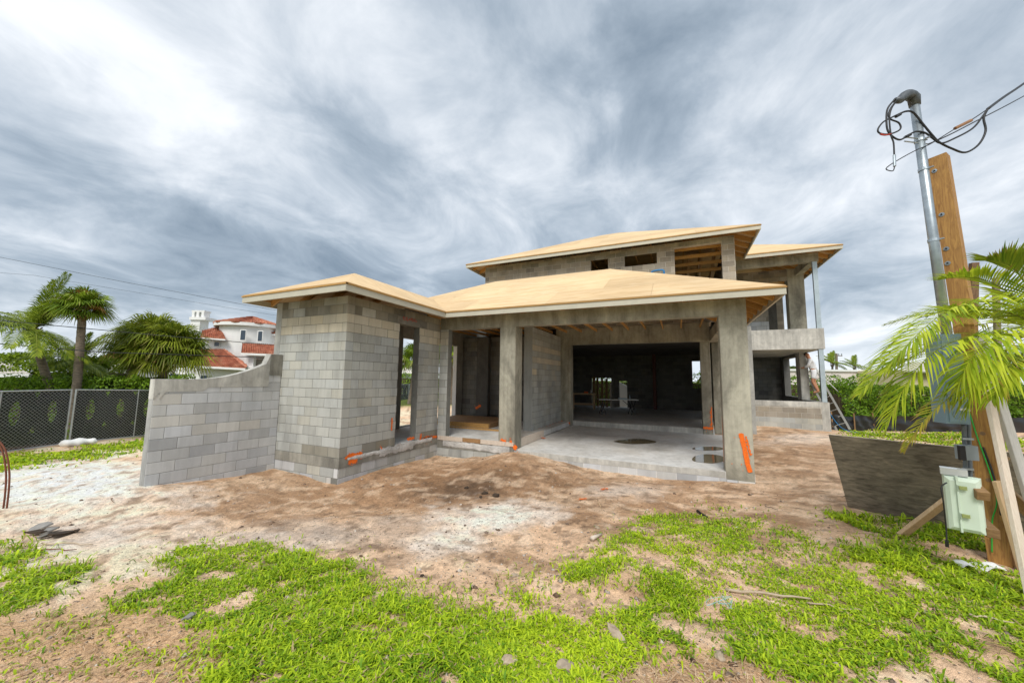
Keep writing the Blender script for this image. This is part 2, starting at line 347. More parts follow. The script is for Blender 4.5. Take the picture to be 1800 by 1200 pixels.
# ------------------------------------------------------------------ ground
def build_ground():
    va = math.atan2(_f[0], _f[1])
    ang = np.concatenate([np.linspace(-62, 62, 420), np.linspace(66, 294, 58)]); ang = np.radians(ang)+va
    rr = [0.0]; r = .35
    while r < 2500:
        rr.append(r); r *= 1.0105 if r < 24 else 1.06
    rr = np.array(rr[1:]); A, RR = np.meshgrid(ang, rr); X = np.sin(A)*RR; Y = np.cos(A)*RR
    Z = G_np(X, Y)
    n1 = fbm(X*.55, Y*.55, 21, 5); n2 = fbm(X*2.3, Y*2.3, 31, 5); n3 = fbm(X*7, Y*7, 41, 4); n4 = fbm(X*1.1+.4*Y, Y*2.6, 51, 5)
    sand = np.array([.585, .415, .28]); pale = np.array([.72, .575, .43]); soil = np.array([.255, .150, .080]); dark = np.array([.085, .055, .035])
    grey = np.array([.42, .40, .37]); white = np.array([.78, .74, .68]); lawn = np.array([.12, .155, .03]); straw = np.array([.46, .31, .18])
    C = sand[None, None, :]*np.ones(X.shape+(1,))
    def lay(c, m):
        nonlocal C; m = np.clip(m, 0, 1)[..., None]; C = C*(1-m)+c*m
    def sm(v, a, b): return np.clip((v-a)/(b-a), 0, 1)
    lay(pale, sm(n1, .48, .62)*.8)
    wet = emask(X, Y, ellip(760, 850, 420, 42), .55, (n2-.5)*1.6); lay(soil, wet*(.55+.6*n2))
    lay(soil, emask(X, Y, ellip(1380, 790, 130, 42), .6, (n2-.5)*1.4)*.75)
    lay(soil, emask(X, Y, ellip(420, 880, 190, 26), .6, (n2-.5)*1.8)*.45)
    lay(soil*.8, sm(n4, .57, .66)*.55)
    lay(dark, emask(X, Y, ellip(815, 862, 70, 14), .7, (n3-.5)*2.4)*.9)
    lay(dark, emask(X, Y, ellip(870, 838, 90, 10), .8, (n3-.5)*2.2)*.5)
    lay(grey, emask(X, Y, ellip(520, 940, 300, 22), .7, (n2-.5)*2.4)*.45)
    for px, py, rx, ry, s in ((870, 900, 85, 18, .95), (790, 955, 70, 16, .7), (60, 850, 210, 34, 1.0), (150, 825, 120, 18, .9), (1100, 862, 60, 10, .5), (1420, 770, 70, 8, .5), (215, 868, 60, 6, .6)):
        lay(white, emask(X, Y, ellip(px, py, rx, ry), .55, (n2-.5)*1.7+(n3-.5)*.9)*s*(.55+.55*n2))
    lay(dark, sm(n3, .60, .68)*.55*sm(n2, .42, .6)); lay(soil*.8, sm(fbm(X*3.2+Y, Y*6.5, 55, 5), .57, .67)*.34*sm(n1, .3, .5)); lay(pale*1.08, sm(fbm(X*4+9, Y*5, 58, 5), .55, .68)*.35)
    lay(np.array([.10, .07, .045]), sm(fbm(X*5, Y*14, 71, 4), .64, .72)*.5)
    # bare straw and thatch in the near corners
    for px, py, rx, ry in ((250, 1130, 170, 80), (1280, 1180, 190, 40), (60, 1120, 140, 50)):
        lay(straw*(.7+.6*n3[..., None]), emask(X, Y, ellip(px, py, rx, ry), .4, (n2-.5)*1.2)*.85)
    # lots beyond the site: mown grass
    r_ = np.hypot(X, Y); far = sm(-X, 19.0, 19.6)+sm(r_, 27, 31)+sm(-Y, 1.0, 3.0)
    lay(lawn*(.7+.6*n2[..., None]), far)
    C = np.where((far > .5)[..., None], C, np.clip(C*np.array([1.42, 1.36, 1.30]), 0, .86))
    V = np.stack([X, Y, Z], -1); nr, na = X.shape
    verts = np.concatenate([V.reshape(-1, 3), np.array([[0, 0, float(G_np(np.array([0.]), np.array([0.]))[0])]])]); cols = np.concatenate([C.reshape(-1, 3), [[.3, .22, .15]]])
    i, j = np.meshgrid(np.arange(nr-1), np.arange(na), indexing='ij'); j2 = (j+1) % na
    F = np.stack([i*na+j, (i+1)*na+j, (i+1)*na+j2, i*na+j2], -1).reshape(-1, 4)
    n = NT('ground_soil'); at_ = n.N('ShaderNodeAttribute'); at_.attribute_name = 'tint'
    k = n.noise(22, 6, .68); col = n.mix(1.0, at_.outputs['Color'], n.ramp(k, (.32, .74), (.48, 1.02), (.68, 1.30)), 'MULTIPLY')
    gr = n.ramp(n.noise(75, 3, .6), (.33, .58), (.44, 1.0)); col = n.mix(.8, col, gr, 'MULTIPLY')
    lt = n.ramp(n.noise(48, 2, .5), (.74, 0), (.78, 1)); col = n.mix(n.math('MULTIPLY', lt, .5), col, (.62, .58, .52))
    n.bump(n.math('ADD', n.math('MULTIPLY', n.noise(14, 6, .68), 1.8), n.noise(75, 4, .65)), 0.8, .03)
    n.done(col, .95, spec=.2)
    link('ground', np_mesh('ground', verts, F, n.m, cols, True), kind='structure')
build_ground()

# ------------------------------------------------------------------ block walls
CH = 0.2032; BL = 0.4064; JT = 0.0095
_bm = {}
def block_mesh(L, H, mat, dep=.05):
    k = (round(L, 3), round(H, 3), mat.name)
    if k not in _bm:
        c = .004; l, h = L/2, H/2      # local: x along wall, y = outward is -y (front at y=0), z up
        v = [(-l, dep, -h), (l, dep, -h), (l, dep, h), (-l, dep, h), (-l, c, -h), (l, c, -h), (l, c, h), (-l, c, h),
             (-l+c, 0, -h+c), (l-c, 0, -h+c), (l-c, 0, h-c), (-l+c, 0, h-c)]
        f = [(8, 9, 10, 11)] + [(4+i, 4+(i+1) % 4, 8+(i+1) % 4, 8+i) for i in range(4)] + [(i, (i+1) % 4, 4+(i+1) % 4, 4+i) for i in range(4)]
        me = bpy.data.meshes.new('block'); me.from_pydata(v, [], f); me.materials.append(mat); me.update(); _bm[k] = me
    return _bm[k]
def block_wall(name, parent, p0, p1, z0, z1, thick, opens=(), matf=None, core='mortar', single=True, bond=0, ztop=None, zref=None, z_from=None):
    """wall whose visible face runs p0->p1 with its outside on the right hand; blocks stand 6 mm proud of the core.
    opens: (s0, s1, za, zb) holes along the face.  ztop(s): sloping top."""
    p0 = Vector((p0[0], p0[1], 0)); p1 = Vector((p1[0], p1[1], 0)); Lw = (p1-p0).length; d = (p1-p0)/Lw; nrm = Vector((d.y, -d.x, 0))
    if matf is None: matf = lambda s, z: M['block']
    mb = MB(); cuts = sorted({0, Lw} | {c for o in opens for c in o[:2] if 0 < c < Lw} | ({i*Lw/16 for i in range(17)} if ztop else set()))
    def col(sa, sb, za, zb, zc=None):
        a = p0+d*sa-nrm*.006; b = p0+d*sb-nrm*.006; back = -nrm*(thick-.006)
        zc = zb if zc is None else zc
        pts = [(a, za), (b, za), (b+back, za), (a+back, za), (a, zb), (b, zc), (b+back, zc), (a+back, zb)]
        mb.hexa([(p.x, p.y, z) for p, z in pts])
    for sa, sb in zip(cuts[:-1], cuts[1:]):
        zs = sorted([(o[2], o[3]) for o in opens if o[0] <= sa+1e-6 and o[1] >= sb-1e-6]); zb = z0
        for a, b in zs:
            if a > zb: col(sa, sb, zb, min(a, z1))
            zb = max(zb, b)
        if zb < z1: col(sa, sb, zb, ztop(sa) if ztop else z1, ztop(sb) if ztop else None)
    w = mb.build(name, M[core], parent)
    rz = math.atan2(d.y, d.x); zr = z0 if zref is None else zref
    k0 = math.floor((z0-zr)/CH+1e-4); st = {}; zf = z0 if z_from is None else z_from
    k = k0
    while zr+k*CH < z1-.02:
        za, zb = max(zr+k*CH, zf), min(zr+(k+1)*CH, z1); k += 1
        if zb-za < .04: continue
        off = (BL/2 if (k+bond) % 2 else 0.0); s = -off
        while s < Lw-.01:
            a, b = max(s, 0), min(s+BL, Lw); s += BL
            segs = [(a, b)]
            for o in opens:
                if o[2] < (za+zb)/2 < o[3]:
                    segs = [q for (u, v) in segs for q in ((u, min(v, o[0])), (max(u, o[1]), v)) if q[1]-q[0] > .03]
            for u, v in segs:
                if v-u < .035: continue
                zt = zb
                if ztop:
                    lim = min(ztop(u), ztop(v))-.012
                    if zb > lim: continue
                L_, H_ = v-u-JT, zt-za-JT; c = p0+d*((u+v)/2)
                mt = matf((u+v)/2, (za+zt)/2)
                if mt is None: continue
                if single:
                    o_ = link('block', block_mesh(L_, H_, mt), w); jit = random.uniform(-.0015, .0015)
                    o_.location = (c.x+nrm.x*jit, c.y+nrm.y*jit, (za+zt)/2); o_.rotation_euler = (0, 0, rz)
                else:
                    me = block_mesh(L_, H_, mt); R_ = Matrix.Translation((c.x, c.y, (za+zt)/2)) @ Matrix.Rotation(rz, 4, 'Z')
                    st.setdefault(mt.name, (mt, MB()))[1].add([R_ @ q.co for q in me.vertices], [tuple(p.vertices) for p in me.polygons])
    for mt, mb_s in st.values(): mb_s.build('block', mt, w, kind='stuff', fix=False)
    return w

# ------------------------------------------------------------------ the house shell
HOUSE = thing('unfinished_house', (-3, 12, 0), 'unfinished two storey concrete block house with bare plywood hip roofs', 'house')
ZR = 3.345           # a course line of the tower
X0, XL, Y0, Y2 = -6.43, -8.6, 5.58, 8.95
def tower_mat(s, z):
    if z > ZR+CH*.05+.2: return M['block_dark'] if random.random() < .8 else M['block']  # top courses: stain plus the eave's shade put into a darker block
    if ZR-CH*2 < z < ZR+.21 and z > ZR-CH*1.05: return M['block_tan']
    if .5 < z < .76 and random.random() < .22: return M['block_dark']
    if z < .12: return M['block_wing'] if random.random() < .5 else M['block']
    return M['block']
def stem_skip(f):
    return lambda s, z: None if .3 < z < .5 else f(s, z)
ztw = 3.93
# left-front face runs from the far left corner to the near corner
block_wall('tower_front_wall', HOUSE, (XL, Y0), (X0-.007, Y0), .5, ztw, .2, (), tower_mat, bond=0, zref=ZR)
block_wall('tower_side_wall', HOUSE, (X0, Y0+.2), (X0, Y2), .5, ztw, .2, ((7.22-Y0-.2, 8.0-Y0-.2, .4, 3.55),), tower_mat, bond=1, zref=ZR)
MB().box(X0-.2, X0-.008, Y0+.008, Y0+.2, .5, ztw-.003).build('corner_fill', M['mortar'], HOUSE)
# corner closers so that the bond turns the corner
cw = bpy.data.objects['tower_side_wall']; k = 0; z = ZR-14*CH
while z < ztw-.05:
    zt = min(z+CH, ztw); mt = tower_mat(0, (z+zt)/2)
    o_ = link('block', block_mesh(.2, zt-z-JT, mt), cw); o_.location = (X0, Y0+.1, (z+zt)/2); o_.rotation_euler = (0, 0, math.pi/2); z += CH
# stem: cast band and block courses under the floor line
MB().box(XL+.01, X0-.02, Y0-.012, Y0+.2, .30, .4985).box(X0-.2, X0+.012, Y0-.0095, Y2, .30, .4975).build('stem_band', M['stem'], HOUSE)
block_wall('tower_front_base', HOUSE, (XL, Y0), (X0-.007, Y0), -.3, .3, .2, (), lambda s, z: M['block_wing'] if random.random() < .6 else M['block'], bond=1, zref=.3-CH*3)
block_wall('tower_side_base', HOUSE, (X0, Y0+.001), (X0, Y2+.1), -.3, .2995, .2, (), lambda s, z: M['block_wing'] if random.random() < .6 else M['block'], bond=0, zref=.3-CH*3)
# precast lintel above the tower doorway
MB().box(X0-.2, X0+.010, 7.10, 8.3, 3.555, 3.74).build('lintel', M['mortar_dark'], HOUSE)
def stroke(pts, w, parent, nrm, name='paint_mark', mat='orange', lift=.006, wob=.35, n=26):
    """sprayed line: a ragged flat strip lying on a surface with the given normal"""
    pts = [Vector(p) for p in pts]; nrm = Vector(nrm).normalized(); L = []
    for i in range(n+1):
        t = i/n*(len(pts)-1); k = min(int(t), len(pts)-2); L.append(pts[k].lerp(pts[k+1], t-k))
    mb = MB(); vs = []
    for i, p in enumerate(L):
        dd = (L[min(i+1, n)]-L[max(i-1, 0)]).normalized(); sd_ = dd.cross(nrm).normalized(); e = 1.0 if 0 < i < n else .45
        ww = w*e*.5
        vs += [p-sd_*ww*(1+random.uniform(-wob, wob))+nrm*lift, p+sd_*ww*(1+random.uniform(-wob, wob))+nrm*lift]
    mb.add(vs, [(2*i, 2*i+1, 2*i+3, 2*i+2) for i in range(n)])
    # overspray dots
    for _ in range(16):
        c = random.choice(L)+(L[0]-L[-1]).normalized().cross(nrm)*random.gauss(0, w*.9)+nrm*(lift+.001*random.random()); r_ = random.uniform(.004, .011)
        a_ = (L[0]-L[-1]).normalized(); b_ = a_.cross(nrm)
        mb.add([c+a_*r_*math.cos(t)+b_*r_*math.sin(t) for t in (0, 1.05, 2.1, 3.14, 4.2, 5.2)], [tuple(range(6))])
    return mb.build(name, M[mat], parent, fix=False)
PX = (1, 0, 0); PY = (0, -1, 0)
def on_tower(px, py): return at(px, py, x=X0+.012)
stroke([on_tower(606, 806), on_tower(612, 801), on_tower(637, 796)], .07, HOUSE, PX, wob=.5)
stroke([on_tower(612, 812), on_tower(628, 808)], .10, HOUSE, PX, wob=.7)
stroke([on_tower(689, 734), on_tower(688, 756)], .045, HOUSE, PX)
stroke([at(669.5, 788, x=X0+.012), at(671, 786, x=X0+.012)], .05, HOUSE, PX, n=6)
for a, b, w_ in (((715, 772), (728, 769), .06), ((738, 773), (740.5, 762), .06), ((741, 773), (768, 766), .07), ((770, 768), (773, 748), .05), ((745, 770), (760, 768), .09)):
    stroke([on_tower(*a), on_tower(*b)], w_, HOUSE, PX, wob=.6)
# red crayon scribble on the lintel
sx = X0+.012
for seg in (((712, 559), (709, 556.5), (708.5, 560), (711, 562.5), (713, 561.5)), ((717, 560), (714, 557.5), (713.5, 561), (716, 563.5), (718.5, 562.5)), ((719.5, 561.5), (722, 562)),
            ((726, 561), (723.5, 559), (723, 562), (725, 564.5), (727.5, 563.5)), ((731, 562), (728.5, 560), (728, 563), (730, 565.5), (732.5, 564.5))):
    stroke([at(*q, x=sx) for q in seg], .012, HOUSE, PX, 'lettering', 'red_paint', .004, .2, 14)
# broken pale band where the slab edge was chipped back
def chipped(name, parent, a, b, zlo, zhi, nrm, ragged=.05, mat='chipped'):
    a = Vector(a); b = Vector(b); nrm = Vector(nrm); n, m = 60, 7; vs = []; fs = []
    for i in range(n+1):
        t = i/n; lo = zlo + ragged*(fbm(np.array([t*9+a.x]), np.array([a.y]), 91)[0]-.5)*2; hi = zhi + ragged*(fbm(np.array([t*11+a.x]), np.array([a.y+5]), 92)[0]-.5)*1.6
        for j in range(m+1):
            p = a.lerp(b, t); s_ = j/m; e = math.sin(math.pi*s_)
            vs.append((p.x+nrm.x*(.004+e*random.uniform(.001, .013)), p.y+nrm.y*(.004+e*random.uniform(.001, .013)), lo+(hi-lo)*s_))
    for i in range(n):
        for j in range(m): q = i*(m+1)+j; fs.append((q, q+m+1, q+m+2, q+1))
    mb = MB(); mb.add(vs, fs); return mb.build(name, M[mat], parent, fix=True)
chipped('chipped_edge', HOUSE, (X0+.012, 5.78, 0), (X0+.012, 7.0, 0), .41, .49, PX, .04)
chipped('chipped_edge', HOUSE, (X0+.012, 6.7, 0), (X0+.012, 7.9, 0), .34, .53, PX, .09)
chipped('chipped_edge', HOUSE, (X0+.012, 7.8, 0), (X0+.012, 8.7, 0), .42, .53, PX, .05)

# entry: floor, formwork boards, chipped edge, small pier at the tower
ZE = .51
MB().box(-8.6, -4.06, 8.97, 15.0, -.2, ZE).build('entry_floor', M['slab'], HOUSE)
MB().box(-8.4, -6.63, 5.8, 9.0, -.2, ZE+.002).build('tower_floor', M['slab'], HOUSE)
MB().box(-6.63, -6.43, 7.22, 8.0, .4995, ZE+.006).build('door_sill', M['slab'], HOUSE)
block_wall('entry_pier', HOUSE, (X0+.006, Y2), (-6.13, Y2), .5, 3.61, .2, (), lambda s, z: M['block_tan'] if 3.2 < z < 3.5 else M['block'], zref=ZR, bond=1)
block_wall('entry_base', HOUSE, (X0+.02, Y2), (-3.97, Y2), -.3, .20, .2, (), lambda s, z: M['block'], zref=.2-CH*2)
MB().box(X0+.015, -3.97, Y2-.004, Y2+.2, .2, .42).build('entry_stem', M['stem'], HOUSE)
chipped('chipped_edge', HOUSE, (-6.2, Y2-.006, 0), (-4.1, Y2-.006, 0), .24, .42, PY, .06)
MB().box(-6.38, -5.55, Y2-.025, Y2+.02, .42, .535).build('form_board', M['lumber_pale'], HOUSE)
MB().box(-5.54, -4.98, Y2-.022, Y2+.02, .425, .53).build('form_board', M['lumber_dark'], HOUSE)
MB().box(-4.97, -3.99, Y2-.025, Y2-.003, .42, .53).build('form_board', M['lumber_pale'], HOUSE)
MB().bar((-4.02, 9.45, .45), (-4.02, 11.35, .45), .04, .22).build('form_board', M['lumber_pale'], HOUSE)
chipped('chipped_edge', HOUSE, (-4.37, 11.4, 0), (-4.37, 14.4, 0), .33, .47, PX, .04)
MB().box(-4.42, -4.06, 9.0, 14.9, .2, .345).build('curb', M['concrete_pale'], HOUSE)

# garage: slab, base courses, columns and ring beam
ZG = .33
MB().box(-4.06, 1.345, Y2+.002, 14.9, .0, ZG).build('garage_slab', M['slab'], HOUSE)
MB().box(-3.97, .825, Y2-.006, Y2+.1, .205, ZG-.003).build('slab_edge', M['concrete_pale'], HOUSE)
block_wall('garage_base', HOUSE, (-3.97, Y2), (1.345, Y2), -.3, .203, .2, (), lambda s, z: M['block_wing'], zref=.203-CH*2, bond=1)
def column(name, x0, x1, y0, y1, z0, z1, mat='concrete', parent=HOUSE):
    """cast column with eased arrises and a pour joint"""
    c = .012; mb = MB(); zj = z0+(z1-z0)*.46
    for za, zb, g in ((z0, zj-.003, 0), (zj-.003, zj+.003, -.003), (zj+.003, z1, 0)):
        P = [(x0+c-g, y0-g), (x1-c+g, y0-g), (x1-g, y0+c), (x1-g, y1-c), (x1-c, y1), (x0+c, y1), (x0-g, y1-c), (x0-g, y0+c)]
        mb.prism([(a, b, za) for a, b in P], (0, 0, zb-za))
    return mb.build(name, M[mat], parent)
column('entry_column', -4.44, -3.97, Y2, Y2+.47, .2, 3.60)
column('corner_pier', .83, 1.345, Y2-.004, Y2+.35, .18, 3.60)
block_wall('pier_base', HOUSE, (.84, Y2-.010), (1.345, Y2-.010), -.1, .18, .2, (), lambda s, z: M['block_wing'], zref=-.02)
mbm = MB().box(X0+.01, 1.345, Y2-.002, Y2+.25, 3.603, 3.95); mbm.build('front_beam', M['concrete'], HOUSE)
MB().box(1.05, 1.343, Y2+.252, 15.3, 3.605, 3.95).build('side_beam', M['concrete'], HOUSE)
column('rear_pier', 1.135, 1.36, 15.2, 15.5, ZG, 3.603); column('rear_pier', .74, 1.06, 14.85, 15.2, .3, 3.603)
column('rear_pier', -4.46, -3.99, 14.55, 14.95, ZG, 3.603)
MB().box(-4.6, 1.05, 14.56, 14.85, 3.606, 4.28).build('rear_beam', M['concrete'], HOUSE)
block_wall('partition_wall', HOUSE, (-4.39, 11.3), (-4.39, 14.5), .36, 3.93, .3, (), lambda s, z: M['block_tan'] if (abs(z-3.27) < .1 or abs(z-2.86) < .1 or (abs(z-2.45) < .1 and s < .6)) else M['block'], single=False, zref=ZR)
MB().box(-4.69, -4.395, 11.284, 11.2995, .5, 3.93).build('wall_end', M['block'], HOUSE)
stroke([(-3.90, 8.93, .46), (-3.97, 8.93, .36)], .10, HOUSE, PY, wob=.5, n=8); stroke([(-4.36, 8.93, .58), (-4.2, 8.93, .55)], .05, HOUSE, PY, wob=.6, n=8)
stroke([(-4.09, 8.93, .545), (-4.03, 8.93, .56)], .06, HOUSE, PY, wob=.5, n=6)
stroke([at(1302, 761, y=Y2-.012), at(1308, 785, y=Y2-.012), at(1315, 818, y=Y2-.012), at(1319, 830, y=Y2-.012)], .088, HOUSE, PY, wob=.12, n=44)
stroke([at(1310, 766, y=Y2-.012), at(1320, 800, y=Y2-.012)], .03, HOUSE, PY, wob=.9)
stroke([(.818, 9.0, .5), (.818, 9.0, 1.45)], .05, HOUSE, (-1, 0, 0), wob=.4, n=12)
stroke([(-3.96, 11.2, .345), (-3.9, 11.05, .345)], .12, HOUSE, (0, 0, 1), wob=.6, n=8)
stroke([(.74, 14.83, .55), (1.06, 14.83, .55)], .09, HOUSE, PY, wob=.4, n=10); stroke([(1.0, 14.83, .6), (1.03, 14.83, 1.3)], .05, HOUSE, PY, wob=.8, n=12)
stroke([(-4.4, 14.5, .50), (-4.0, 14.5, .45)], .07, HOUSE, PY, wob=.7, n=10)
for t in range(7): stroke([(-4.37, 11.8+t*.38, .50), (-4.37, 12.0+t*.38, .50)], .03, HOUSE, PX, wob=.6, n=6)
# puddles standing on the garage slab
def puddle(pts, z, parent):
    mb = MB(); c = [at(px, py, z=z) for px, py in pts]; mb.add(c, [tuple(range(len(c)))])
    n = M.get('water')
    return mb.build('puddle', n, parent)
nn = NT('puddle_water'); M['water'] = nn.done((.17, .14, .085), .07); nn.p.inputs['IOR'].default_value = 1.33
GS = bpy.data.objects['garage_slab']
def blob(cx, cy, rx, ry, seed, n=22):
    rs = random.Random(seed); a = [1+rs.uniform(-.16, .16) for _ in range(n)]; a = [(a[i-1]+a[i]+a[(i+1) % n])/3 for i in range(n)]
    return [(cx+rx*a[i]*math.cos(2*math.pi*i/n), cy+ry*a[i]*math.sin(2*math.pi*i/n)) for i in range(n)]
puddle(blob(1117, 775.5, 37, 4.6, 1), ZG+.004, GS); puddle(blob(1248, 806, 33, 7.5, 2), ZG+.004, GS); puddle(blob(1246, 788, 28, 3.6, 3), ZG+.004, GS)
puddle(blob(1030, 746.5, 20, 2.2, 4), ZG+.004, GS); puddle(blob(868, 728, 22, 2.0, 6), .694, GS)

# main floor, ceilings and outer walls of the body of the house
ZM = .52
MB().box(-8.6, 1.1, 14.902, 17.9, -.2, ZM).box(-8.6, 2.69, 17.9, 24.2, -.2, ZM).build('main_floor', M['slab'], HOUSE)
MB().box(-4.0, .74, 14.88, 14.9005, .2, ZM-.002).build('floor_step', M['concrete_pale'], HOUSE)
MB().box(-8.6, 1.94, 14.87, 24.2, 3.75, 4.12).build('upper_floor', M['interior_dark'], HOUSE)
def hole(px0, py0, px1, py1, y):
    a = at(px0, py0, y=y); b = at(px1, py1, y=y); return (a.x, b.x, b.z, a.z)
YB = 24.0; hs = [hole(1040, 664, 1075, 714, YB), hole(1088, 669, 1103, 717, YB), hole(1216, 634, 1242, 683, YB)]
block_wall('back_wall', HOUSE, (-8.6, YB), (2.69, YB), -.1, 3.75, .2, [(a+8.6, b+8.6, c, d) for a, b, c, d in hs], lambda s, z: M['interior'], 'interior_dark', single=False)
block_wall('outer_left_wall', HOUSE, (XL+.0, 9.6), (XL+.0, 5.8), .1, 3.93, .2, (), lambda s, z: M['block'], single=False, zref=ZR)
MB().box(-8.8, -8.6, 5.58, 9.855, -.2, 3.93).build('side_wall', M['wall_plain'], HOUSE)
MB().box(-8.8, -8.6, 9.855, 13.25, 3.556, 4.60).build('side_wall_lintel', M['wall_plain'], HOUSE)
MB().box(-8.8, -8.6, 9.855, 13.25, -.2, .53).build('side_wall_sill', M['wall_plain'], HOUSE)
MB().box(-8.795, -8.605, 13.25, 24.0, -.2, 4.55).build('side_wall', M['wall_plain'], HOUSE)
MB().box(-8.79, -8.61, 13.235, 13.249, .53, 3.55).build('lit_jamb', M['white_paint'], HOUSE)  # far reveal: the daylight falling on it is put into the white colour
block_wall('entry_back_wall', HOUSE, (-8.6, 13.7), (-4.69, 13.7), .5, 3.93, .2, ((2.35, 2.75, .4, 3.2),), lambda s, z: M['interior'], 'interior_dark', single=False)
column('entry_inner_column', -7.75, -7.2, 13.45, 13.69, .5, 3.9, 'interior_dark')
stroke([(-7.75, 13.44, .95), (-7.5, 13.44, 1.1)], .09, HOUSE, PY, wob=.5, n=10)
MB().box(-4.57, -4.42, 9.42, 9.46, 1.28, 2.95).build('conduit_box', M['white_paint'], HOUSE)
stroke([(-4.5, 9.40, 1.3), (-4.5, 9.40, 1.55)], .04, HOUSE, PY, wob=.3, n=6)
# inside partitions of the main floor
MB().box(-8.6, -5.0, 17.2, 17.4, ZM, 3.75).build('inner_wall', M['interior_dark'], HOUSE)
MB().box(1.95, 2.45, 15.5, 18.0, -.1, 4.2).build('right_side_wall', M['wall_plain'], HOUSE)
MB().box(2.45, 2.69, 17.9, 24.0, -.1, 3.5).build('right_side_wall', M['interior_dark'], HOUSE)
for zz_ in (at(1152, 719, z=ZM),): MB().box(zz_.x-.09, zz_.x+.09, zz_.y-.09, zz_.y+.09, ZM, 3.75).build('steel_column', M['red_steel'], HOUSE)
p_ = at(1217, 712, z=ZM); MB().box(p_.x-.08, p_.x+.08, p_.y-.08, p_.y+.08, ZM, 3.74).build('steel_column', M['red_steel'], HOUSE)
MB().bar((p_.x+.05, p_.y-.1, 1.55), (p_.x+1.0, p_.y-.1, 3.1), .14, .14).build('steel_brace', M['red_steel'], HOUSE)
for i, px in enumerate((1050.5, 1058.5, 1066.5)):
    a = at(px, 690, y=YB-.25); MB().box(a.x-.07, a.x+.07, a.y-.04, a.y+.04, ZM, 2.3).build('stud', M['lumber_dark'], HOUSE)
a = at(1073.5, 690, y=YB-.2); MB().box(a.x-.05, a.x+.05, a.y-.04, a.y+.04, ZM, 2.0).build('stud', M['lumber_pale'], HOUSE)
a = at(1045.5, 690, y=YB-.3); MB().box(a.x-.12, a.x+.05, a.y-.04, a.y+.04, ZM, 2.4).build('stud', M['lumber_dark'], HOUSE)

# upper storey
Y3 = 14.55
ow = [(-3.15, -2.43, 5.9, 7.13), (-1.81, -.61, 6.60, 7.13), (0.0, 1.545, 4.8, 7.15)]
block_wall('upper_front_wall', HOUSE, (-8.03, Y3), (1.94, Y3), 4.3, 7.34, .2, [(a+8.03, b+8.03, c, d) for a, b, c, d in ow], lambda s, z: M['block_dark'] if z > 7.0 and random.random() < .5 else M['block_up'], 'mortar_light', single=False, zref=7.035-CH*14)
MB().box(-.12, 1.56, Y3-.012, Y3-.0075, 7.152, 7.33).box(-.12, 1.56, Y3-.0075, Y3+.2, 7.152, 7.33).build('header_beam', M['concrete'], HOUSE)
MB().box(-8.03, -7.83, Y3+.2, 24.0, 4.12, 7.34).build('upper_side_wall', M['wall_plain'], HOUSE)
MB().box(1.74, 1.938, Y3+.2, 24.0, 4.12, 7.34).build('upper_side_wall', M['wall_plain'], HOUSE)
MB().box(-7.83, 1.74, 23.8, 24.0, 4.12, 7.34).build('upper_back_wall', M['interior_dark'], HOUSE)
MB().box(-7.83, -.3, 18.9, 19.05, 4.12, 7.34).build('upper_inner_wall', M['interior_dark'], HOUSE)

# porch with balcony on the right
Y4 = 17.8
block_wall('porch_wall', HOUSE, (2.69, Y4), (4.95, Y4), .1, 1.25, .25, (), lambda s, z: M['block_up'] if z > .8 else M['block'], single=False, zref=.2, core='mortar_light')
MB().box(2.69, 5.2, Y4-.008, Y4+.25, 1.25, 1.455).box(4.95, 5.2, Y4-.004, Y4+.25, -.1, 1.25).build('porch_wall_cap', M['concrete_pale'], HOUSE)
MB().box(4.94, 5.198, Y4+.25, 23.9, -.1, 1.45).build('porch_side_wall', M['interior'], HOUSE)
MB().box(2.69, 4.94, Y4+.25, 23.9, -.1, .5).build('porch_floor', M['slab'], HOUSE)
column('porch_column', 4.9, 5.2, 20.0, 20.6, 1.45, 3.51, 'concrete_pale')
MB().box(4.94, 5.2, 22.9, 23.9, 1.45, 3.5).box(4.94, 5.2, 20.6, 22.9, 1.45, 1.52).box(4.94, 5.2, 20.6, 22.9, 3.38, 3.5).build('porch_side_wall', M['interior'], HOUSE)
block_wall('porch_back_wall', HOUSE, (2.69, 23.5), (4.94, 23.5), .5, 3.5, .2, (), lambda s, z: M['interior'], 'interior_dark', single=False)
MB().box(1.96, 5.2, Y4, Y4+.25, 3.5, 4.31).build('balcony_parapet', M['concrete_pale'], HOUSE)
MB().box(2.0, 5.2, Y4+.25, 24.0, 3.5, 3.75).build('balcony_slab', M['concrete_pale'], HOUSE)
MB().box(4.95, 5.2, Y4+.25, 20.0, 3.75, 4.30).build('balcony_parapet', M['concrete_pale'], HOUSE)
for z_a, z_b in ((1.458, 3.498), (4.313, 6.99)):
    MB().box(5.0, 5.15, Y4+.03, Y4+.04, z_a, z_b).box(5.0, 5.15, Y4+.14, Y4+.15, z_a, z_b).box(5.0, 5.01, Y4+.04, Y4+.14, z_a, z_b).box(5.06, 5.09, Y4+.04, Y4+.14, z_a, z_b).build('steel_strut', M['steel_post'], HOUSE)
MB().box(2.3, 5.2, Y4, Y4+.25, 6.99, 7.34).build('porch_beam', M['concrete'], HOUSE)
MB().box(4.95, 5.198, Y4+.25, 20.0, 6.995, 7.34).build('porch_beam', M['concrete'], HOUSE)
a = at(1387, 540, y=20.0).x; b = at(1417, 540, y=20.0).x
column('upper_porch_column', a, b, 20.0, 20.5, 3.75, 7.34)
xa = at(1349, 520, y=20.0).x; xb = at(1386, 520, y=20.0).x
block_wall('upper_porch_wall', HOUSE, (1.94, 20.0), (a, 20.0), 3.75, 7.34, .2, ((xa-1.94, a-1.94+.01, 3.7, 6.85),), lambda s, z: M['block_up'] if z > 5 else M['block_wing'], single=False)  # daylit lower courses painted pale, shaded upper ones darker
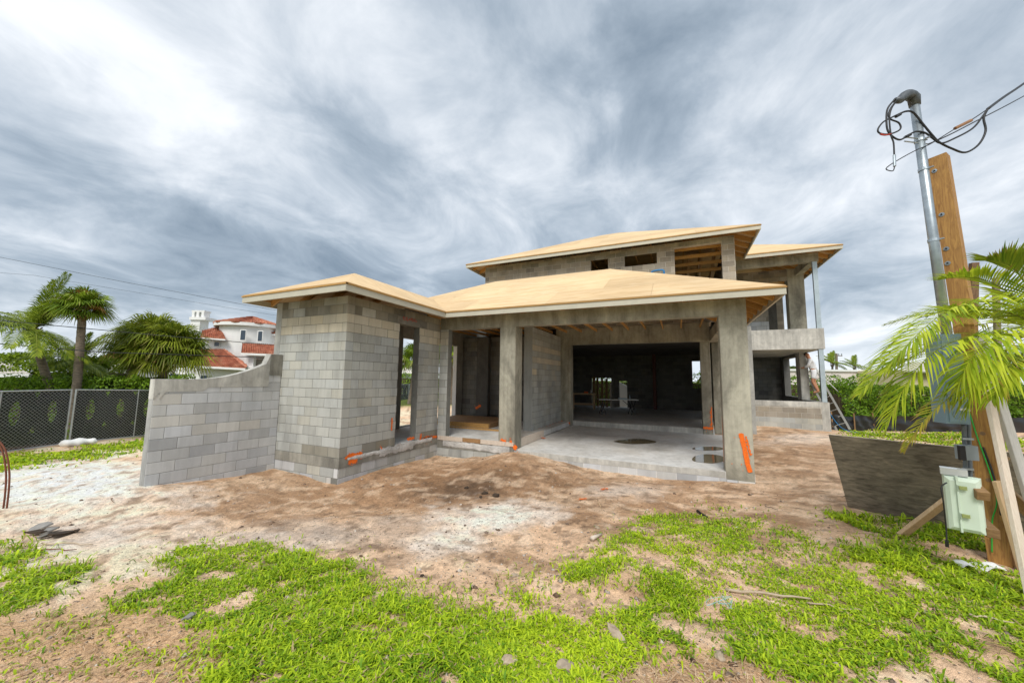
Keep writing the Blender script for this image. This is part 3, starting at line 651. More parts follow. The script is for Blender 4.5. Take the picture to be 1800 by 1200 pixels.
MB().box(xa, a+.1, 20.01, 20.2, 6.85, 7.3).build('upper_porch_lintel', M['concrete'], HOUSE)
a2 = at(1366, 560, y=23.0).x; b2 = at(1378, 560, y=23.0).x
block_wall('upper_far_wall', HOUSE, (a2, 23.0), (b2, 23.0), 3.75, 7.2, .2, (), lambda s, z: M['block_up'], single=False)
MB().box(xa-.6, a2-.02, 22.9, 23.1, 3.75, 7.2).build('upper_far_wall', M['interior_dark'], HOUSE)

# ------------------------------------------------------------------ roofs
SL = .482
def clip(poly, k, v, keep_greater):
    out = []
    for i in range(len(poly)):
        p, q = poly[i-1], poly[i]; pi = (p[k] >= v) == keep_greater or p[k] == v; qi = (q[k] >= v) == keep_greater or q[k] == v
        if pi != qi:
            t = (v-p[k])/(q[k]-p[k]); out.append((p[0]+(q[0]-p[0])*t, p[1]+(q[1]-p[1])*t))
        if qi: out.append(q)
    return out
def roof_plane(parent, O, e, poly, zf, zf0, rafters=True, spacing=.61, maxrun=9, sheet=(2.44, 1.22), seed=0, raf_from=0.0):
    """O: eave start (x, y), e: unit eave direction, poly: plan polygon as (along, run) with run measured inward (to the left of e)."""
    e = Vector((e[0], e[1], 0)); n = Vector((-e.y, e.x, 0)); O = Vector((O[0], O[1], 0)); cs = math.sqrt(1+SL*SL)
    nr = (Vector((0, 0, 1))-n*SL).normalized(); nr = Vector((-n.x*SL, -n.y*SL, 1)).normalized()
    def P(s, r, dz=0): q = O+e*s+n*r; return Vector((q.x, q.y, zf+SL*r+dz))
    r0 = min(p[1] for p in poly); r1 = max(p[1] for p in poly); s0 = min(p[0] for p in poly); s1 = max(p[0] for p in poly)
    step = sheet[1]/cs; row = 0; r = r0; rs = random.Random(seed)
    while r < r1-.02:
        s = s0-(1.22 if row % 2 else 0)-.3
        while s < s1:
            q = clip(clip(clip(clip(poly, 1, r+.002, True), 1, r+step-.002, False), 0, s+.002, True), 0, s+sheet[0]-.002, False) if True else None
            # polygons may be concave only at the valley notch; clipping keeps them valid enough for thin sheets
            if len(q) >= 3:
                ar = abs(sum(q[i-1][0]*q[i][1]-q[i][0]*q[i-1][1] for i in range(len(q))))/2
                if ar > .01:
                    dz = rs.uniform(0, .002); MB().prism([P(a, b, dz) for a, b in q], nr*-.018).build('plywood_sheet', M['ply'], parent)
            s += sheet[0]
        r += step; row += 1
    if rafters:
        s = s0+.12
        def inside(s_, r_):
            c = False; j = len(poly)-1
            for i in range(len(poly)):
                (xi, yi), (xj, yj) = poly[i], poly[j]
                if (yi > r_) != (yj > r_) and s_ < (xj-xi)*(r_-yi)/(yj-yi)+xi: c = not c
                j = i
            return c
        while s < s1-.05:
            r_ = .05
            while r_ < maxrun and inside(s, r_+.06): r_ += .06
            if r_ > .3:
                MB().bar(P(s, max(.045, raf_from), -.105), P(s, r_, -.105), .04, .15, nr).build('rafter', M['rafter'], parent)
            s += spacing
def fascia(parent, a, b, z_bot, inward, h=.128):
    a = Vector((a[0], a[1], 0)); b = Vector((b[0], b[1], 0)); n = Vector((inward[0], inward[1], 0))
    def q(p, o, z): w = p+n*o; return (w.x, w.y, z)
    d = (b-a).normalized()
    MB().hexa([q(a, 0, z_bot), q(b, 0, z_bot), q(b, .042, z_bot), q(a, .042, z_bot), q(a, 0, z_bot+h), q(b, 0, z_bot+h), q(b, .042, z_bot+h), q(a, .042, z_bot+h)]).build('fascia_board', M['fascia'], parent)
    a_ = a-n*.018-d*.015; b_ = b-n*.018+d*.015; zz_o = .0006 if abs(n.x) > .5 else 0
    MB().hexa([q(a_, 0, z_bot+h+zz_o), q(b_, 0, z_bot+h+zz_o), q(b_, .06, z_bot+h+zz_o), q(a_, .06, z_bot+h+zz_o), q(a_, 0, z_bot+h+.026+zz_o), q(b_, 0, z_bot+h+.026+zz_o), q(b_, .06, z_bot+h+.026+zz_o), q(a_, .06, z_bot+h+.026+zz_o)]).build('drip_strip', M['ply_edge'], parent)
E1 = 4.032; F1 = 3.86
LR = MB().tube([(-6.3, 12.27, 5.80), (-1.98, 12.27, 5.80)], .05, 4).build('lower_roof', M['rafter'], HOUSE)
ex, ey0, exr = -9.18, 5.0, -5.85
roof_plane(LR, (ex, ey0), (1, 0), [(0, 0), (3.33, 0), (1.665, 1.665)], E1, 0, maxrun=1.6, seed=1)
roof_plane(LR, (exr, ey0), (0, 1), [(0, 0), (3.37, 0), (5.035, 1.665), (1.665, 1.665)], E1, 0, maxrun=1.6, seed=2)
roof_plane(LR, (ex, 8.37), (0, -1), [(-1.665, 1.665), (0, 0), (3.37, 0), (1.705, 1.665)], E1, 0, maxrun=1.6, seed=3)
gx, gy = 1.925, 8.37
roof_plane(LR, (exr, gy), (1, 0), [(0, 0), (7.775, 0), (3.875, 3.9), (-.45, 3.9), (-1.665, 1.665)], E1, 0, maxrun=3.9, seed=4)
roof_plane(LR, (-10.2, gy), (1, 0), [(0, 0), (1.02, 0), (2.685, 1.665), (3.9, 3.9)], E1, 0, False, seed=5)
roof_plane(LR, (gx, gy), (0, 1), [(0, 0), (6.13, 0), (6.13, 1.67), (3.9, 3.9)], E1, 0, maxrun=2.5, seed=6)
roof_plane(LR, (.255, 16.17), (-1, 0), [(0, 1.67), (8.785, 1.67), (6.555, 3.9), (2.23, 3.9)], E1, 0, False, seed=7)
roof_plane(LR, (-10.2, 14.5), (0, -1), [(0, 0), (6.13, 0), (2.23, 3.9), (0, 1.67)], E1, 0, False, seed=8)
fascia(LR, (ex, ey0), (exr, ey0), F1, (0, 1)); fascia(LR, (exr-.003, ey0+.002), (exr-.003, gy), F1+.001, (-1, 0)); fascia(LR, (ex+.003, ey0+.002), (ex+.003, gy), F1+.001, (1, 0))
fascia(LR, (exr-.04, gy), (gx, gy), F1, (0, 1)); fascia(LR, (gx-.003, gy+.002), (gx-.003, 14.5), F1, (-1, 0)); fascia(LR, (-10.2, gy), (-9.2, gy), F1, (0, 1))
x = -8.2
x = -8.4
while x < 1.0:
    MB().box(x-.02, x+.02, 9.21 if x > -6.4 else 9.3, 14.5, 4.09, 4.18).build('truss_chord', M['rafter'], LR); x += .61
E2 = 7.40; F2 = 7.225
UR = MB().tube([(-3.5, 19.2, 9.78), (-2.59, 19.2, 9.78)], .05, 4).build('upper_roof', M['rafter'], HOUSE)
ux0, ux1, uy0, uy1 = -8.73, 2.64, 13.97, 24.43; hw = (uy1-uy0)/2
roof_plane(UR, (ux0, uy0), (1, 0), [(0, 0), (11.37, 0), (11.37-hw, hw), (hw, hw)], E2, 0, maxrun=3.2, seed=11)
roof_plane(UR, (ux1, uy0), (0, 1), [(0, 0), (3.25, 0), (6.86, 3.61), (5.23, 5.23)], E2, 0, maxrun=2.2, seed=12)
roof_plane(UR, (ux0, uy1), (0, -1), [(0, 0), (10.46, 0), (5.23, 5.23)], E2, 0, maxrun=1.2, seed=13)
roof_plane(UR, (ux1, uy1), (-1, 0), [(0, 0), (11.37, 0), (11.37-hw, hw), (hw, hw)], E2, 0, False, seed=14)
fascia(UR, (ux0, uy0), (ux1, uy0), F2, (0, 1)); fascia(UR, (ux1-.003, uy0+.002), (ux1-.003, 17.22), F2+.001, (-1, 0)); fascia(UR, (ux0+.003, uy0+.002), (ux0+.003, uy1), F2+.001, (1, 0))
rx, ry = 5.78, 17.22
roof_plane(UR, (ux1, ry), (1, 0), [(0, 0), (3.14, 0), (-.46, 3.6), (-3.6, 3.6)], E2, 0, maxrun=2.8, seed=15)
roof_plane(UR, (rx, ry), (0, 1), [(0, 0), (7.2, 0), (3.6, 3.6)], E2, 0, maxrun=2.4, seed=16)
roof_plane(UR, (rx, 24.42), (-1, 0), [(0, 0), (3.14, 0), (6.74, 3.6), (3.6, 3.6)], E2, 0, False, seed=17)
fascia(UR, (ux1-.04, ry), (rx, ry), F2, (0, 1)); fascia(UR, (rx-.003, ry+.002), (rx-.003, 24.42), F2+.001, (-1, 0))
x = -7.6
while x < 1.7:
    MB().box(x-.02, x+.02, 14.76, 23.7, 7.36, 7.45).build('truss_chord', M['rafter'], UR)
    if -5.3 < x < -.7: MB().bar((x, 15.0, 7.4), (x+.02, 17.2, 8.75), .04, .09).build('truss_web', M['rafter'], UR)
    x += .61
# loft framing seen through the upper windows
for i, x in enumerate((-3.0, -2.6, -1.5, -1.0, .3, .75, 1.2)):
    MB().bar((x, 16.6, 4.4), (x+.25, 16.7, 7.3), .05, .09).build('loft_stud', M['lumber'], UR)
for i in range(4): MB().bar((-.2, 15.1+i*.5, 7.22-i*.16), (1.7, 15.1+i*.5, 7.22-i*.16), .05, .13).build('loft_joist', M['rafter'], UR)

# ------------------------------------------------------------------ garden wing wall
WW = thing('block_garden_wall', (-8.6, 4.5, .1), 'pale block garden wall with swept curved top beside the house', 'wall')
wp0, wp1 = (-8.61, 3.38), (-8.45, 5.575)
def wtop(s):
    if s > 1.93: return 2.66
    t = max(0, (s-.55)/1.38); return 2.085+.40*t*t
block_wall('wall_core', WW, wp0, wp1, -.25, 2.66, .2, (), lambda s, z: M['block_tan'] if (abs(s-.55) < .2 and abs(z-1.22) < .1) else M['block_wing'], core='mortar_wing', single=True,
           zref=1.7277-CH*9-.1016, ztop=lambda s: wtop(min(s, 1.928)) - .0 if s <= 1.935 else 2.66)
# cast cap that follows the curve, and the raised stub against the house
def cap_strip():
    mb = MB(); d = (Vector((*wp1, 0))-Vector((*wp0, 0))).normalized(); nrm = Vector((d.y, -d.x, 0)); N_ = 24
    def q(s, o, z): p = Vector((*wp0, 0))+d*s+nrm*o; return (p.x, p.y, z)
    for i in range(N_):
        a, b = 1.935*i/N_-(.004 if i == 0 else 0), 1.935*(i+1)/N_
        la = max(1.735, wtop(a)-.22) if a > .1 else 1.735; lb = max(1.735, wtop(b)-.22)
        if a > .75: la = 1.94
        if b > .75: lb = 1.94
        mb.hexa([q(a, .007, la), q(b, .007, lb), q(b, -.204, lb), q(a, -.204, la), q(a, .007, wtop(a)+.012), q(b, .007, wtop(b)+.012), q(b, -.204, wtop(b)+.012), q(a, -.204, wtop(a)+.012)])
    mb.build('cast_cap', M['concrete_pale'], WW)
    MB().hexa([q(1.94, .02, 2.2), q(2.2, .02, 2.2), q(2.2, -.21, 2.2), q(1.94, -.21, 2.2), q(1.94, .02, 2.675), q(2.2, .02, 2.675), q(2.2, -.21, 2.675), q(1.94, -.21, 2.675)]).build('end_stub', M['stem'], WW)
cap_strip()
# ------------------------------------------------------------------ vegetation helpers
def leaf_mat(name, rough=.55, trans=.35, gain=1.0):
    n = NT(name); a = n.N('ShaderNodeAttribute'); a.attribute_name = 'tint'
    n.put(n.p.inputs['Base Color'], a.outputs['Color']); n.p.inputs['Roughness'].default_value = rough; n.p.inputs['Specular IOR Level'].default_value = .3
    tr = n.N('ShaderNodeBsdfTranslucent'); n.L(a.outputs['Color'], tr.inputs[0]); mx = n.N('ShaderNodeMixShader'); mx.inputs[0].default_value = trans
    n.L(n.p.outputs[0], mx.inputs[1]); n.L(tr.outputs[0], mx.inputs[2]); n.L(mx.outputs[0], n.out.inputs[0]); return n.m
M['leaf'] = leaf_mat('leaf_green'); M['grass'] = leaf_mat('grass_blade', .6, .3)
M['palm_trunk'] = (lambda n: n.done(n.mix(1.0, (.25, .20, .155), n.ramp(n.noise(7, 4, .6, (1, 1, 3)), (.35, .6), (.65, 1.15)), 'MULTIPLY'), .9))(NT('palm_bark'))
M['boot'] = wood_mat('palm_leaf_base', (.14, .075, .035), (.27, .16, .08), (8, 8, 3))
M['twig'] = plain('hedge_twig', (.08, .06, .035), .9)
def hsv_mix(c1, c2, t): return np.array(c1)[None, :]*(1-t[:, None])+np.array(c2)[None, :]*t[:, None]

# ------------------------------------------------------------------ grass
def pip(px, py, poly):
    c = np.zeros(px.shape, bool); j = len(poly)-1
    for i in range(len(poly)):
        xi, yi = poly[i]; xj, yj = poly[j]
        if yi != yj: c ^= ((yi > py) != (yj > py)) & (px < (xj-xi)*(py-yi)/(yj-yi)+xi)
        j = i
    return c
LAWN = [  # (outline in photo pixels, density)
 ([(-400, 850), (-400, 800), (0, 803), (60, 797), (130, 790), (262, 775), (400, 765), (400, 772), (255, 793), (140, 806), (60, 818), (0, 830)], .9),
 ([(-300, 960), (20, 962), (58, 966), (66, 980), (30, 992), (-300, 1000)], .8),
 ([(-500, 1010), (0, 1012), (60, 998), (110, 1003), (168, 1004), (172, 1018), (120, 1040), (60, 1070), (0, 1095), (-500, 1200)], 1.0),
 ([(170, 1050), (240, 1040), (290, 1012), (288, 985), (320, 968), (370, 962), (400, 975), (470, 962), (520, 970), (560, 962), (606, 985), (640, 1035), (700, 1048), (745, 1070), (800, 1090), (860, 1090),
   (905, 1066), (940, 1042), (945, 1052), (905, 1090), (898, 1110), (930, 1130), (985, 1180), (1010, 1400), (250, 1400), (360, 1200), (400, 1140), (385, 1120), (330, 1105), (290, 1075), (180, 1070)], 1.0),
 ([(728, 1042), (752, 1038), (762, 1052), (735, 1058)], .9), ([(785, 1062), (850, 1048), (868, 1062), (840, 1085), (790, 1082)], .9),
 ([(925, 1112), (960, 1092), (1050, 1092), (1068, 1110), (1080, 1150), (1090, 1172), (1000, 1175), (930, 1150)], 1.0),
 ([(990, 1010), (1030, 996), (1080, 1000), (1075, 1010), (1020, 1018)], .7), ([(1150, 950), (1185, 952), (1180, 970), (1155, 968)], .7),
 ([(1095, 1005), (1130, 990), (1160, 1000), (1165, 1030), (1140, 1045), (1100, 1040)], .9),
 ([(1120, 928), (1190, 906), (1250, 912), (1340, 905), (1345, 915), (1300, 935), (1330, 965), (1400, 985), (1470, 1010), (1480, 1060), (1380, 1060), (1300, 1010), (1230, 990), (1190, 980), (1130, 960), (1060, 985), (1000, 1008), (1050, 970)], .85),
 ([(1160, 1000), (1200, 985), (1260, 1005), (1290, 1040), (1255, 1070), (1190, 1055)], 1.0),
 ([(1100, 1090), (1160, 1060), (1230, 1090), (1230, 1130), (1160, 1160), (1110, 1140)], 1.0),
 ([(1430, 905), (1480, 898), (1540, 905), (1600, 900), (1680, 905), (1900, 930), (2300, 1000), (2300, 1500), (1500, 1500), (1380, 1215), (1270, 1150), (1240, 1120), (1290, 1075), (1400, 1080), (1440, 1040), (1500, 1010), (1480, 960), (1560, 975), (1610, 1000), (1580, 950), (1500, 925)], 1.0),
 ([(1300, 1060), (1420, 1030), (1540, 1100), (1500, 1220), (1330, 1200), (1260, 1150)], .75), ([(1330, 915), (1420, 945), (1500, 985), (1480, 1000), (1400, 970), (1330, 940)], .35),
 ([(-200, 1080), (60, 1070), (200, 1090), (330, 1110), (300, 1180), (100, 1200), (-200, 1400)], .10), ([(560, 985), (760, 1010), (940, 1000), (1000, 1060), (900, 1080), (700, 1040)], .03),
 ([(1478, 757), (1560, 760), (1690, 762), (1900, 790), (1900, 803), (1690, 786), (1600, 775), (1480, 764)], .9),
]
def build_grass():
    N_ = 1300000
    r = np.exp(RNG.uniform(math.log(1.7), math.log(34), N_)); va = math.atan2(_f[0], _f[1]); a = RNG.uniform(R(-66), R(66), N_)+va
    # thin out so that density per ground area falls gently with distance
    x, y = np.sin(a)*r, np.cos(a)*r; z0 = G_np(x, y, False)
    px, py, dep = proj_np(np.stack([x, y, z0], -1))
    wob = (fbm(x*2.2, y*2.2, 61, 4)-.5); pxw = px+wob*130*np.clip(4/r, .1, 1.2); pyw = py+(fbm(x*2.2, y*2.2, 63, 4)-.5)*70*np.clip(4/r, .1, 1.2)
    jt = np.clip(4/r, .1, 1.2)*np.where(RNG.random(N_) < .35, 26, 7); pxw = pxw+RNG.normal(0, 1, N_)*jt*1.5; pyw = pyw+RNG.normal(0, 1, N_)*jt*.6
    d = np.zeros(N_)
    for poly, k in LAWN:
        d = np.maximum(d, pip(pxw, pyw, poly)*k)
    patch = fbm(x*1.5, y*1.5, 67, 4); fine = fbm(x*5, y*5, 68, 3)
    for poly in ([(1110, 932), (1190, 906), (1345, 905), (1310, 935), (1340, 965), (1240, 990), (1130, 962)], [(1160, 1000), (1260, 1000), (1290, 1040), (1250, 1075), (1180, 1060)], [(930, 1100), (1060, 1092), (1090, 1170), (1000, 1175)]):
        ins = pip(pxw, pyw, poly); patch = np.where(ins, np.maximum(patch, .44), patch); fine = np.where(ins, np.maximum(fine, .42+.25*(fine-.4)), fine); d = np.where(ins, np.maximum(d, .85), d)
    keep = RNG.random(N_) < d*np.clip((patch-.26)*6, 0, 1)*np.clip((fine-np.where(px > 1000, .345, .27))*4.5, .06, 1)
    # stray sprigs on the bare ground
    keep |= (RNG.random(N_) < .004*np.clip((patch-.5)*8, 0, 1)*(r < 7)*(py > 930))
    x, y, r, d, patch = x[keep], y[keep], r[keep], d[keep], patch[keep]; n = len(x); z = G_np(x, y)-.005
    far = np.clip(r/5, 1, 5); h = RNG.uniform(.020, .075, n)*(.5+1.3*np.clip(fbm(x*1.1, y*1.1, 69, 3)-.25, 0, 1))*np.minimum(far**.5, 2.0)
    tall = RNG.random(n) < .03; h[tall] *= 1.7
    near_pole = np.hypot(x-3.0, y-6.0) < 1.3; h[near_pole] *= 1.7
    w = RNG.uniform(.0035, .0075, n)*far
    th = RNG.uniform(0, 2*np.pi, n); lean = RNG.uniform(.35, 1.75, n); dx, dy = np.cos(th), np.sin(th); sx_, sy_ = -dy, dx
    c0 = np.stack([x, y, z], -1); D = np.stack([dx, dy, np.zeros(n)], -1); S = np.stack([sx_, sy_, np.zeros(n)], -1); U = np.array([0, 0, 1.0])[None]
    m = c0+U*(h*.62)[:, None]+D*(h*lean*.35)[:, None]; t = c0+U*(h*np.clip(1.05-lean*.42, .25, 1))[:, None]+D*(h*lean*.95)[:, None]
    V = np.stack([c0-S*w[:, None]*.7, c0+S*w[:, None]*.7, m+S*w[:, None], m-S*w[:, None], t], 1).reshape(-1, 3)
    b = np.arange(n)*5; F = np.concatenate([np.stack([b, b+1, b+2], -1), np.stack([b, b+2, b+3], -1), np.stack([b+3, b+2, b+4], -1)])
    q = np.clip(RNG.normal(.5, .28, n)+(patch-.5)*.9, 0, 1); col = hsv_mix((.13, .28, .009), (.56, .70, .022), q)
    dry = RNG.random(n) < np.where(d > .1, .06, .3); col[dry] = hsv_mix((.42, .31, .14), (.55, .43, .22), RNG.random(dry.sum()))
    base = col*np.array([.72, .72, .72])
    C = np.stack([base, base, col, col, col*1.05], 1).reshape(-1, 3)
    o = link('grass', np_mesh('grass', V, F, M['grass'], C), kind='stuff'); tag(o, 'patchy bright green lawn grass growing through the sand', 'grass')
    return n
ng = build_grass()
def build_straw():
    N_ = 60000; r = np.exp(RNG.uniform(math.log(1.7), math.log(7), N_)); va = math.atan2(_f[0], _f[1]); a = RNG.uniform(R(-62), R(62), N_)+va
    x, y = np.sin(a)*r, np.cos(a)*r; px, py, _ = proj_np(np.stack([x, y, G_np(x, y, False)], -1)); px = px+(fbm(x*2, y*2, 81)-.5)*90
    d = np.zeros(N_)
    for poly in ([(120, 1095), (200, 1075), (300, 1080), (390, 1125), (380, 1160), (330, 1400), (-200, 1400), (0, 1180)], [(1020, 1150), (1120, 1170), (1220, 1150), (1330, 1165), (1420, 1200), (1500, 1400), (1000, 1400)], [(-200, 1080), (80, 1080), (160, 1110), (0, 1160), (-200, 1200)]):
        d = np.maximum(d, pip(px, py, poly)*1.0)
    k = RNG.random(N_) < np.maximum(d*.8, .015); x, y = x[k], y[k]; n = len(x); z = G_np(x, y)+RNG.uniform(.002, .016, n)
    th = RNG.uniform(0, 2*np.pi, n); L = RNG.uniform(.02, .075, n); w = RNG.uniform(.0012, .003, n); tilt = RNG.uniform(-.25, .35, n)
    c = np.stack([x, y, z], -1); D = np.stack([np.cos(th), np.sin(th), tilt], -1)*L[:, None]; S = np.stack([-np.sin(th), np.cos(th), np.zeros(n)], -1)*w[:, None]
    V = np.stack([c-S, c+S, c+D+S, c+D-S], 1).reshape(-1, 3); b = np.arange(n)*4; F = np.stack([b, b+1, b+2, b+3], -1)
    col = np.repeat(hsv_mix((.34, .20, .10), (.78, .60, .40), RNG.random(n)), 4, 0)
    tag(link('straw', np_mesh('straw', V, F, M['grass'], col), kind='stuff'), 'dry brown thatch and straw lying on the bare ground', 'straw')
build_straw()
def build_gravel():
    n = 15000; r = np.exp(RNG.uniform(math.log(1.9), math.log(13), n)); va = math.atan2(_f[0], _f[1]); a = RNG.uniform(R(-60), R(60), n)+va
    x, y = np.sin(a)*r, np.cos(a)*r; ok = (y < 8.85) & ~((x < -6.3) & (x > -8.9) & (y > 5.4)) & (fbm(x*.8, y*.8, 77) > .40); x, y = x[ok], y[ok]; n = len(x)
    z = G_np(x, y); s = RNG.uniform(.003, .013, n)*(1+1.8*(RNG.random(n) > .95)); V = []; C = []
    ico = np.array([(0, 0, 1), (1, 0, .1), (.2, 1, 0), (-1, .3, .05), (-.3, -1, .1), (.5, -.6, .6), (-.5, .5, .55), (0, 0, -.6)])
    tri = np.array([(0, 1, 6), (0, 5, 1), (0, 6, 3), (0, 3, 5), (1, 2, 6), (6, 2, 3), (3, 4, 5), (5, 4, 1), (7, 2, 1), (7, 3, 2), (7, 4, 3), (7, 1, 4)])
    th = RNG.uniform(0, 6.28, n); ct, st = np.cos(th), np.sin(th)
    P = ico[None]*RNG.uniform(.6, 1.3, (n, 8, 3)); X = P[..., 0]*ct[:, None]-P[..., 1]*st[:, None]; Y = P[..., 0]*st[:, None]+P[..., 1]*ct[:, None]
    V = np.stack([x[:, None]+X*s[:, None], y[:, None]+Y*s[:, None], z[:, None]+P[..., 2]*s[:, None]*.7], -1).reshape(-1, 3)
    F = (tri[None]+(np.arange(n)*8)[:, None, None]).reshape(-1, 3); q = RNG.random(n)
    col = hsv_mix((.13, .08, .05), (.60, .53, .45), q**1.8); m = leaf_mat('gravel_stone', .9, 0.0)
    tag(link('gravel', np_mesh('gravel', V, F, m, np.repeat(col, 8, 0)), kind='stuff'), 'loose gravel, shell and soil clods scattered over the sand', 'gravel')
build_gravel()

# ------------------------------------------------------------------ hedges and shrubs: shells of small leaves over a twig core
def leaf_cloud(P, Nn, size, c1, c2, jitter=.9, bright=None):
    n = len(P); nr = Nn+RNG.normal(0, jitter, (n, 3)); nr /= np.linalg.norm(nr, axis=1)[:, None]+1e-9
    t = np.cross(nr, RNG.normal(0, 1, (n, 3))); t /= np.linalg.norm(t, axis=1)[:, None]+1e-9; b = np.cross(nr, t)
    s = RNG.uniform(.6, 1.25, n)*size; q = np.clip(RNG.normal(.5, .25, n) if bright is None else bright+RNG.normal(0, .2, n), 0, 1)
    V = np.stack([P-t*s[:, None], P+b*(s*.5)[:, None], P+t*s[:, None], P-b*(s*.5)[:, None]], 1).reshape(-1, 3)
    k = np.arange(n)*4; F = np.stack([k, k+1, k+2, k+3], -1); return V, F, np.repeat(hsv_mix(c1, c2, q), 4, 0)
def hedge(name, label, cat, path, h, wdt, n, size, c1, c2, z0=None, lump=.18, group=None):
    path = [Vector((p[0], p[1], 0)) for p in path]; L = [0.0]
    for a, b in zip(path[:-1], path[1:]): L.append(L[-1]+(b-a).length)
    tot = L[-1]; s = RNG.uniform(0, tot, n); X = np.interp(s, L, [p.x for p in path]); Y = np.interp(s, L, [p.y for p in path])
    i = np.clip(np.searchsorted(L, s)-1, 0, len(path)-2); D = np.array([((path[k+1]-path[k]).normalized())[:2] for k in range(len(path)-1)])[i]; nrm = np.stack([D[:, 1], -D[:, 0]], -1)
    lum = 1+lump*(fbm(s*1.6, s*0+3.3, 5, 4)-.5)*2; fa = RNG.uniform(0, 1, n)
    # unroll: front face, top, back face
    u = fa*(2*h+wdt); side = np.where(u < h, -1, np.where(u < h+wdt, 0, 1)); zz = np.where(side == -1, u, np.where(side == 0, h, u-h-wdt)); off = np.where(side == -1, wdt/2, np.where(side == 0, wdt/2-(u-h), -wdt/2))
    dents = (fbm(s*2.4, zz*2.4+off, 15, 4)-.5)*.42*min(1, wdt); dep = -np.abs(RNG.normal(0, .07, n))+dents
    off = np.where(side == 0, off, off+np.sign(off)*dep); gz = G_np(X, Y, False) if z0 is None else np.full(n, z0)
    Z = gz+zz*lum+np.where(side == 0, dep+RNG.exponential(.04, n), 0)
    P = np.stack([X+nrm[:, 0]*off, Y+nrm[:, 1]*off, Z], -1); Nn = np.stack([nrm[:, 0]*np.sign(off)*(side != 0), nrm[:, 1]*np.sign(off)*(side != 0), (side == 0)*1.0], -1)
    Nn[:, 2] += .4
    V, F, C = leaf_cloud(P, Nn, size, c1, c2)
    base = path[0].lerp(path[-1], .5); t = thing(name, (base.x, base.y, float(gz.mean())), label, cat, group)
    link('foliage', np_mesh('foliage', V, F, M['leaf'], C), t)
    mb = MB()
    for a, b in zip(path[:-1], path[1:]):
        d = (b-a).normalized(); nn_ = Vector((d.y, -d.x, 0))*(wdt*.30); z_ = float(gz.mean()); a_, b_ = a, b
        mb.hexa([(p.x, p.y, z) for z in (z_-.2, z_+h*.80) for p in (a_+nn_, b_+nn_, b_-nn_, a_-nn_)])
    mb.build('twigs', M['twig'], t); return t
HG1, HG2 = (.04, .11, .008), (.27, .45, .025)
hedge('hedge', 'tall trimmed green hedge behind the black silt fence at right', 'hedge', [(5.9, 19.9), (7.4, 20.9), (10.8, 22.6), (15.5, 24.6)], 1.80, .95, 42000, .052, HG1, HG2)
hedge('hedge', 'bright clipped hedge at the right edge beyond the propped boards', 'hedge', [(9.0, 12.6), (13.5, 14.5)], 1.9, 1.0, 9000, .06, (.06, .13, .01), (.33, .47, .03))
hedge('hedge', 'green hedge seen through the openings behind the house', 'hedge', [(-12, 28.5), (3.5, 28.0), (11, 30)], 2.3, 1.0, 16000, .075, HG1, HG2)
def px_path(pts, dep): return [at_depth(px, 690, dep_) for px, dep_ in pts]
hedge('hedge', 'low bright clipped hedge just behind the screened fence', 'hedge', [(p.x, p.y) for p in px_path(((-90, 14.2), (140, 14.4), (330, 15.2)), 0)], 2.3, .9, 20000, .055, (.06, .13, .008), (.26, .43, .02), z0=-.3)
hedge('hedge', 'tall loose yellow green hedge behind the coconut palm', 'hedge', [(p.x, p.y) for p in px_path(((15, 17.0), (110, 17.2), (205, 17.6)), 0)], 3.15, 1.6, 20000, .07, (.07, .14, .008), (.36, .48, .025), z0=-.3)
hedge('hedge', 'clipped hedge beyond the fence seen through the tower doorway', 'hedge', [(-30, 31), (-14, 36)], 3.0, 1.2, 8000, .1, (.07, .15, .01), (.30, .46, .03), z0=-.3)
def shrub(name, label, cat, c, rad, n, size, c1, c2, group=None, flat=.8):
    c = np.array(c); th = RNG.normal(0, 1, (n, 3)); th /= np.linalg.norm(th, axis=1)[:, None]; th[:, 2] = np.abs(th[:, 2])*1.0-.15
    rr = rad*(.72+.34*fbm(th[:, 0]*2.2+5, th[:, 1]*2.2+th[:, 2]*2, 19, 4))*RNG.uniform(.78, 1.05, n); P = c+th*rr[:, None]*np.array([1, 1, flat])
    V, F, C = leaf_cloud(P, th, size, c1, c2, .8); t = thing(name, tuple(c), label, cat, group)
    link('foliage', np_mesh('foliage', V, F, M['leaf'], C), t); MB().tube([(c[0], c[1], c[2]-rad*.6), (c[0], c[1], c[2]+rad*.4)], [.09, .03], 6).build('stem', M['twig'], t); return t
for px, py, dep, rad, lb in ((232, 668, 15.6, 1.0, 'dark red tinged shrub under the left side of the fan palm'), (285, 672, 15.9, 1.0, 'dark rounded shrub under the right side of the fan palm')):
    p = at_depth(px, py, dep); shrub('shrub', lb, 'shrub', p-Vector((0, 0, .4)), rad, 3500, .06, (.025, .05, .008), (.11, .17, .02))
for px, py, dep, rad, lb in ((1760, 655, 26, 2.4, 'dark rounded tree beyond the right hedge near the frame edge'), (1690, 668, 30, 1.9, 'smaller dark tree beyond the right hedge'), (40, 645, 60, 4.0, 'distant low tree on the left horizon'), (1395, 655, 55, 1.6, 'small distant bush above the pale flat roof, seen past the porch')):
    p = at_depth(px, py, dep); shrub('tree', lb, 'tree', p, rad, 2600, .03*rad+.06, (.03, .06, .01), (.17, .25, .03))

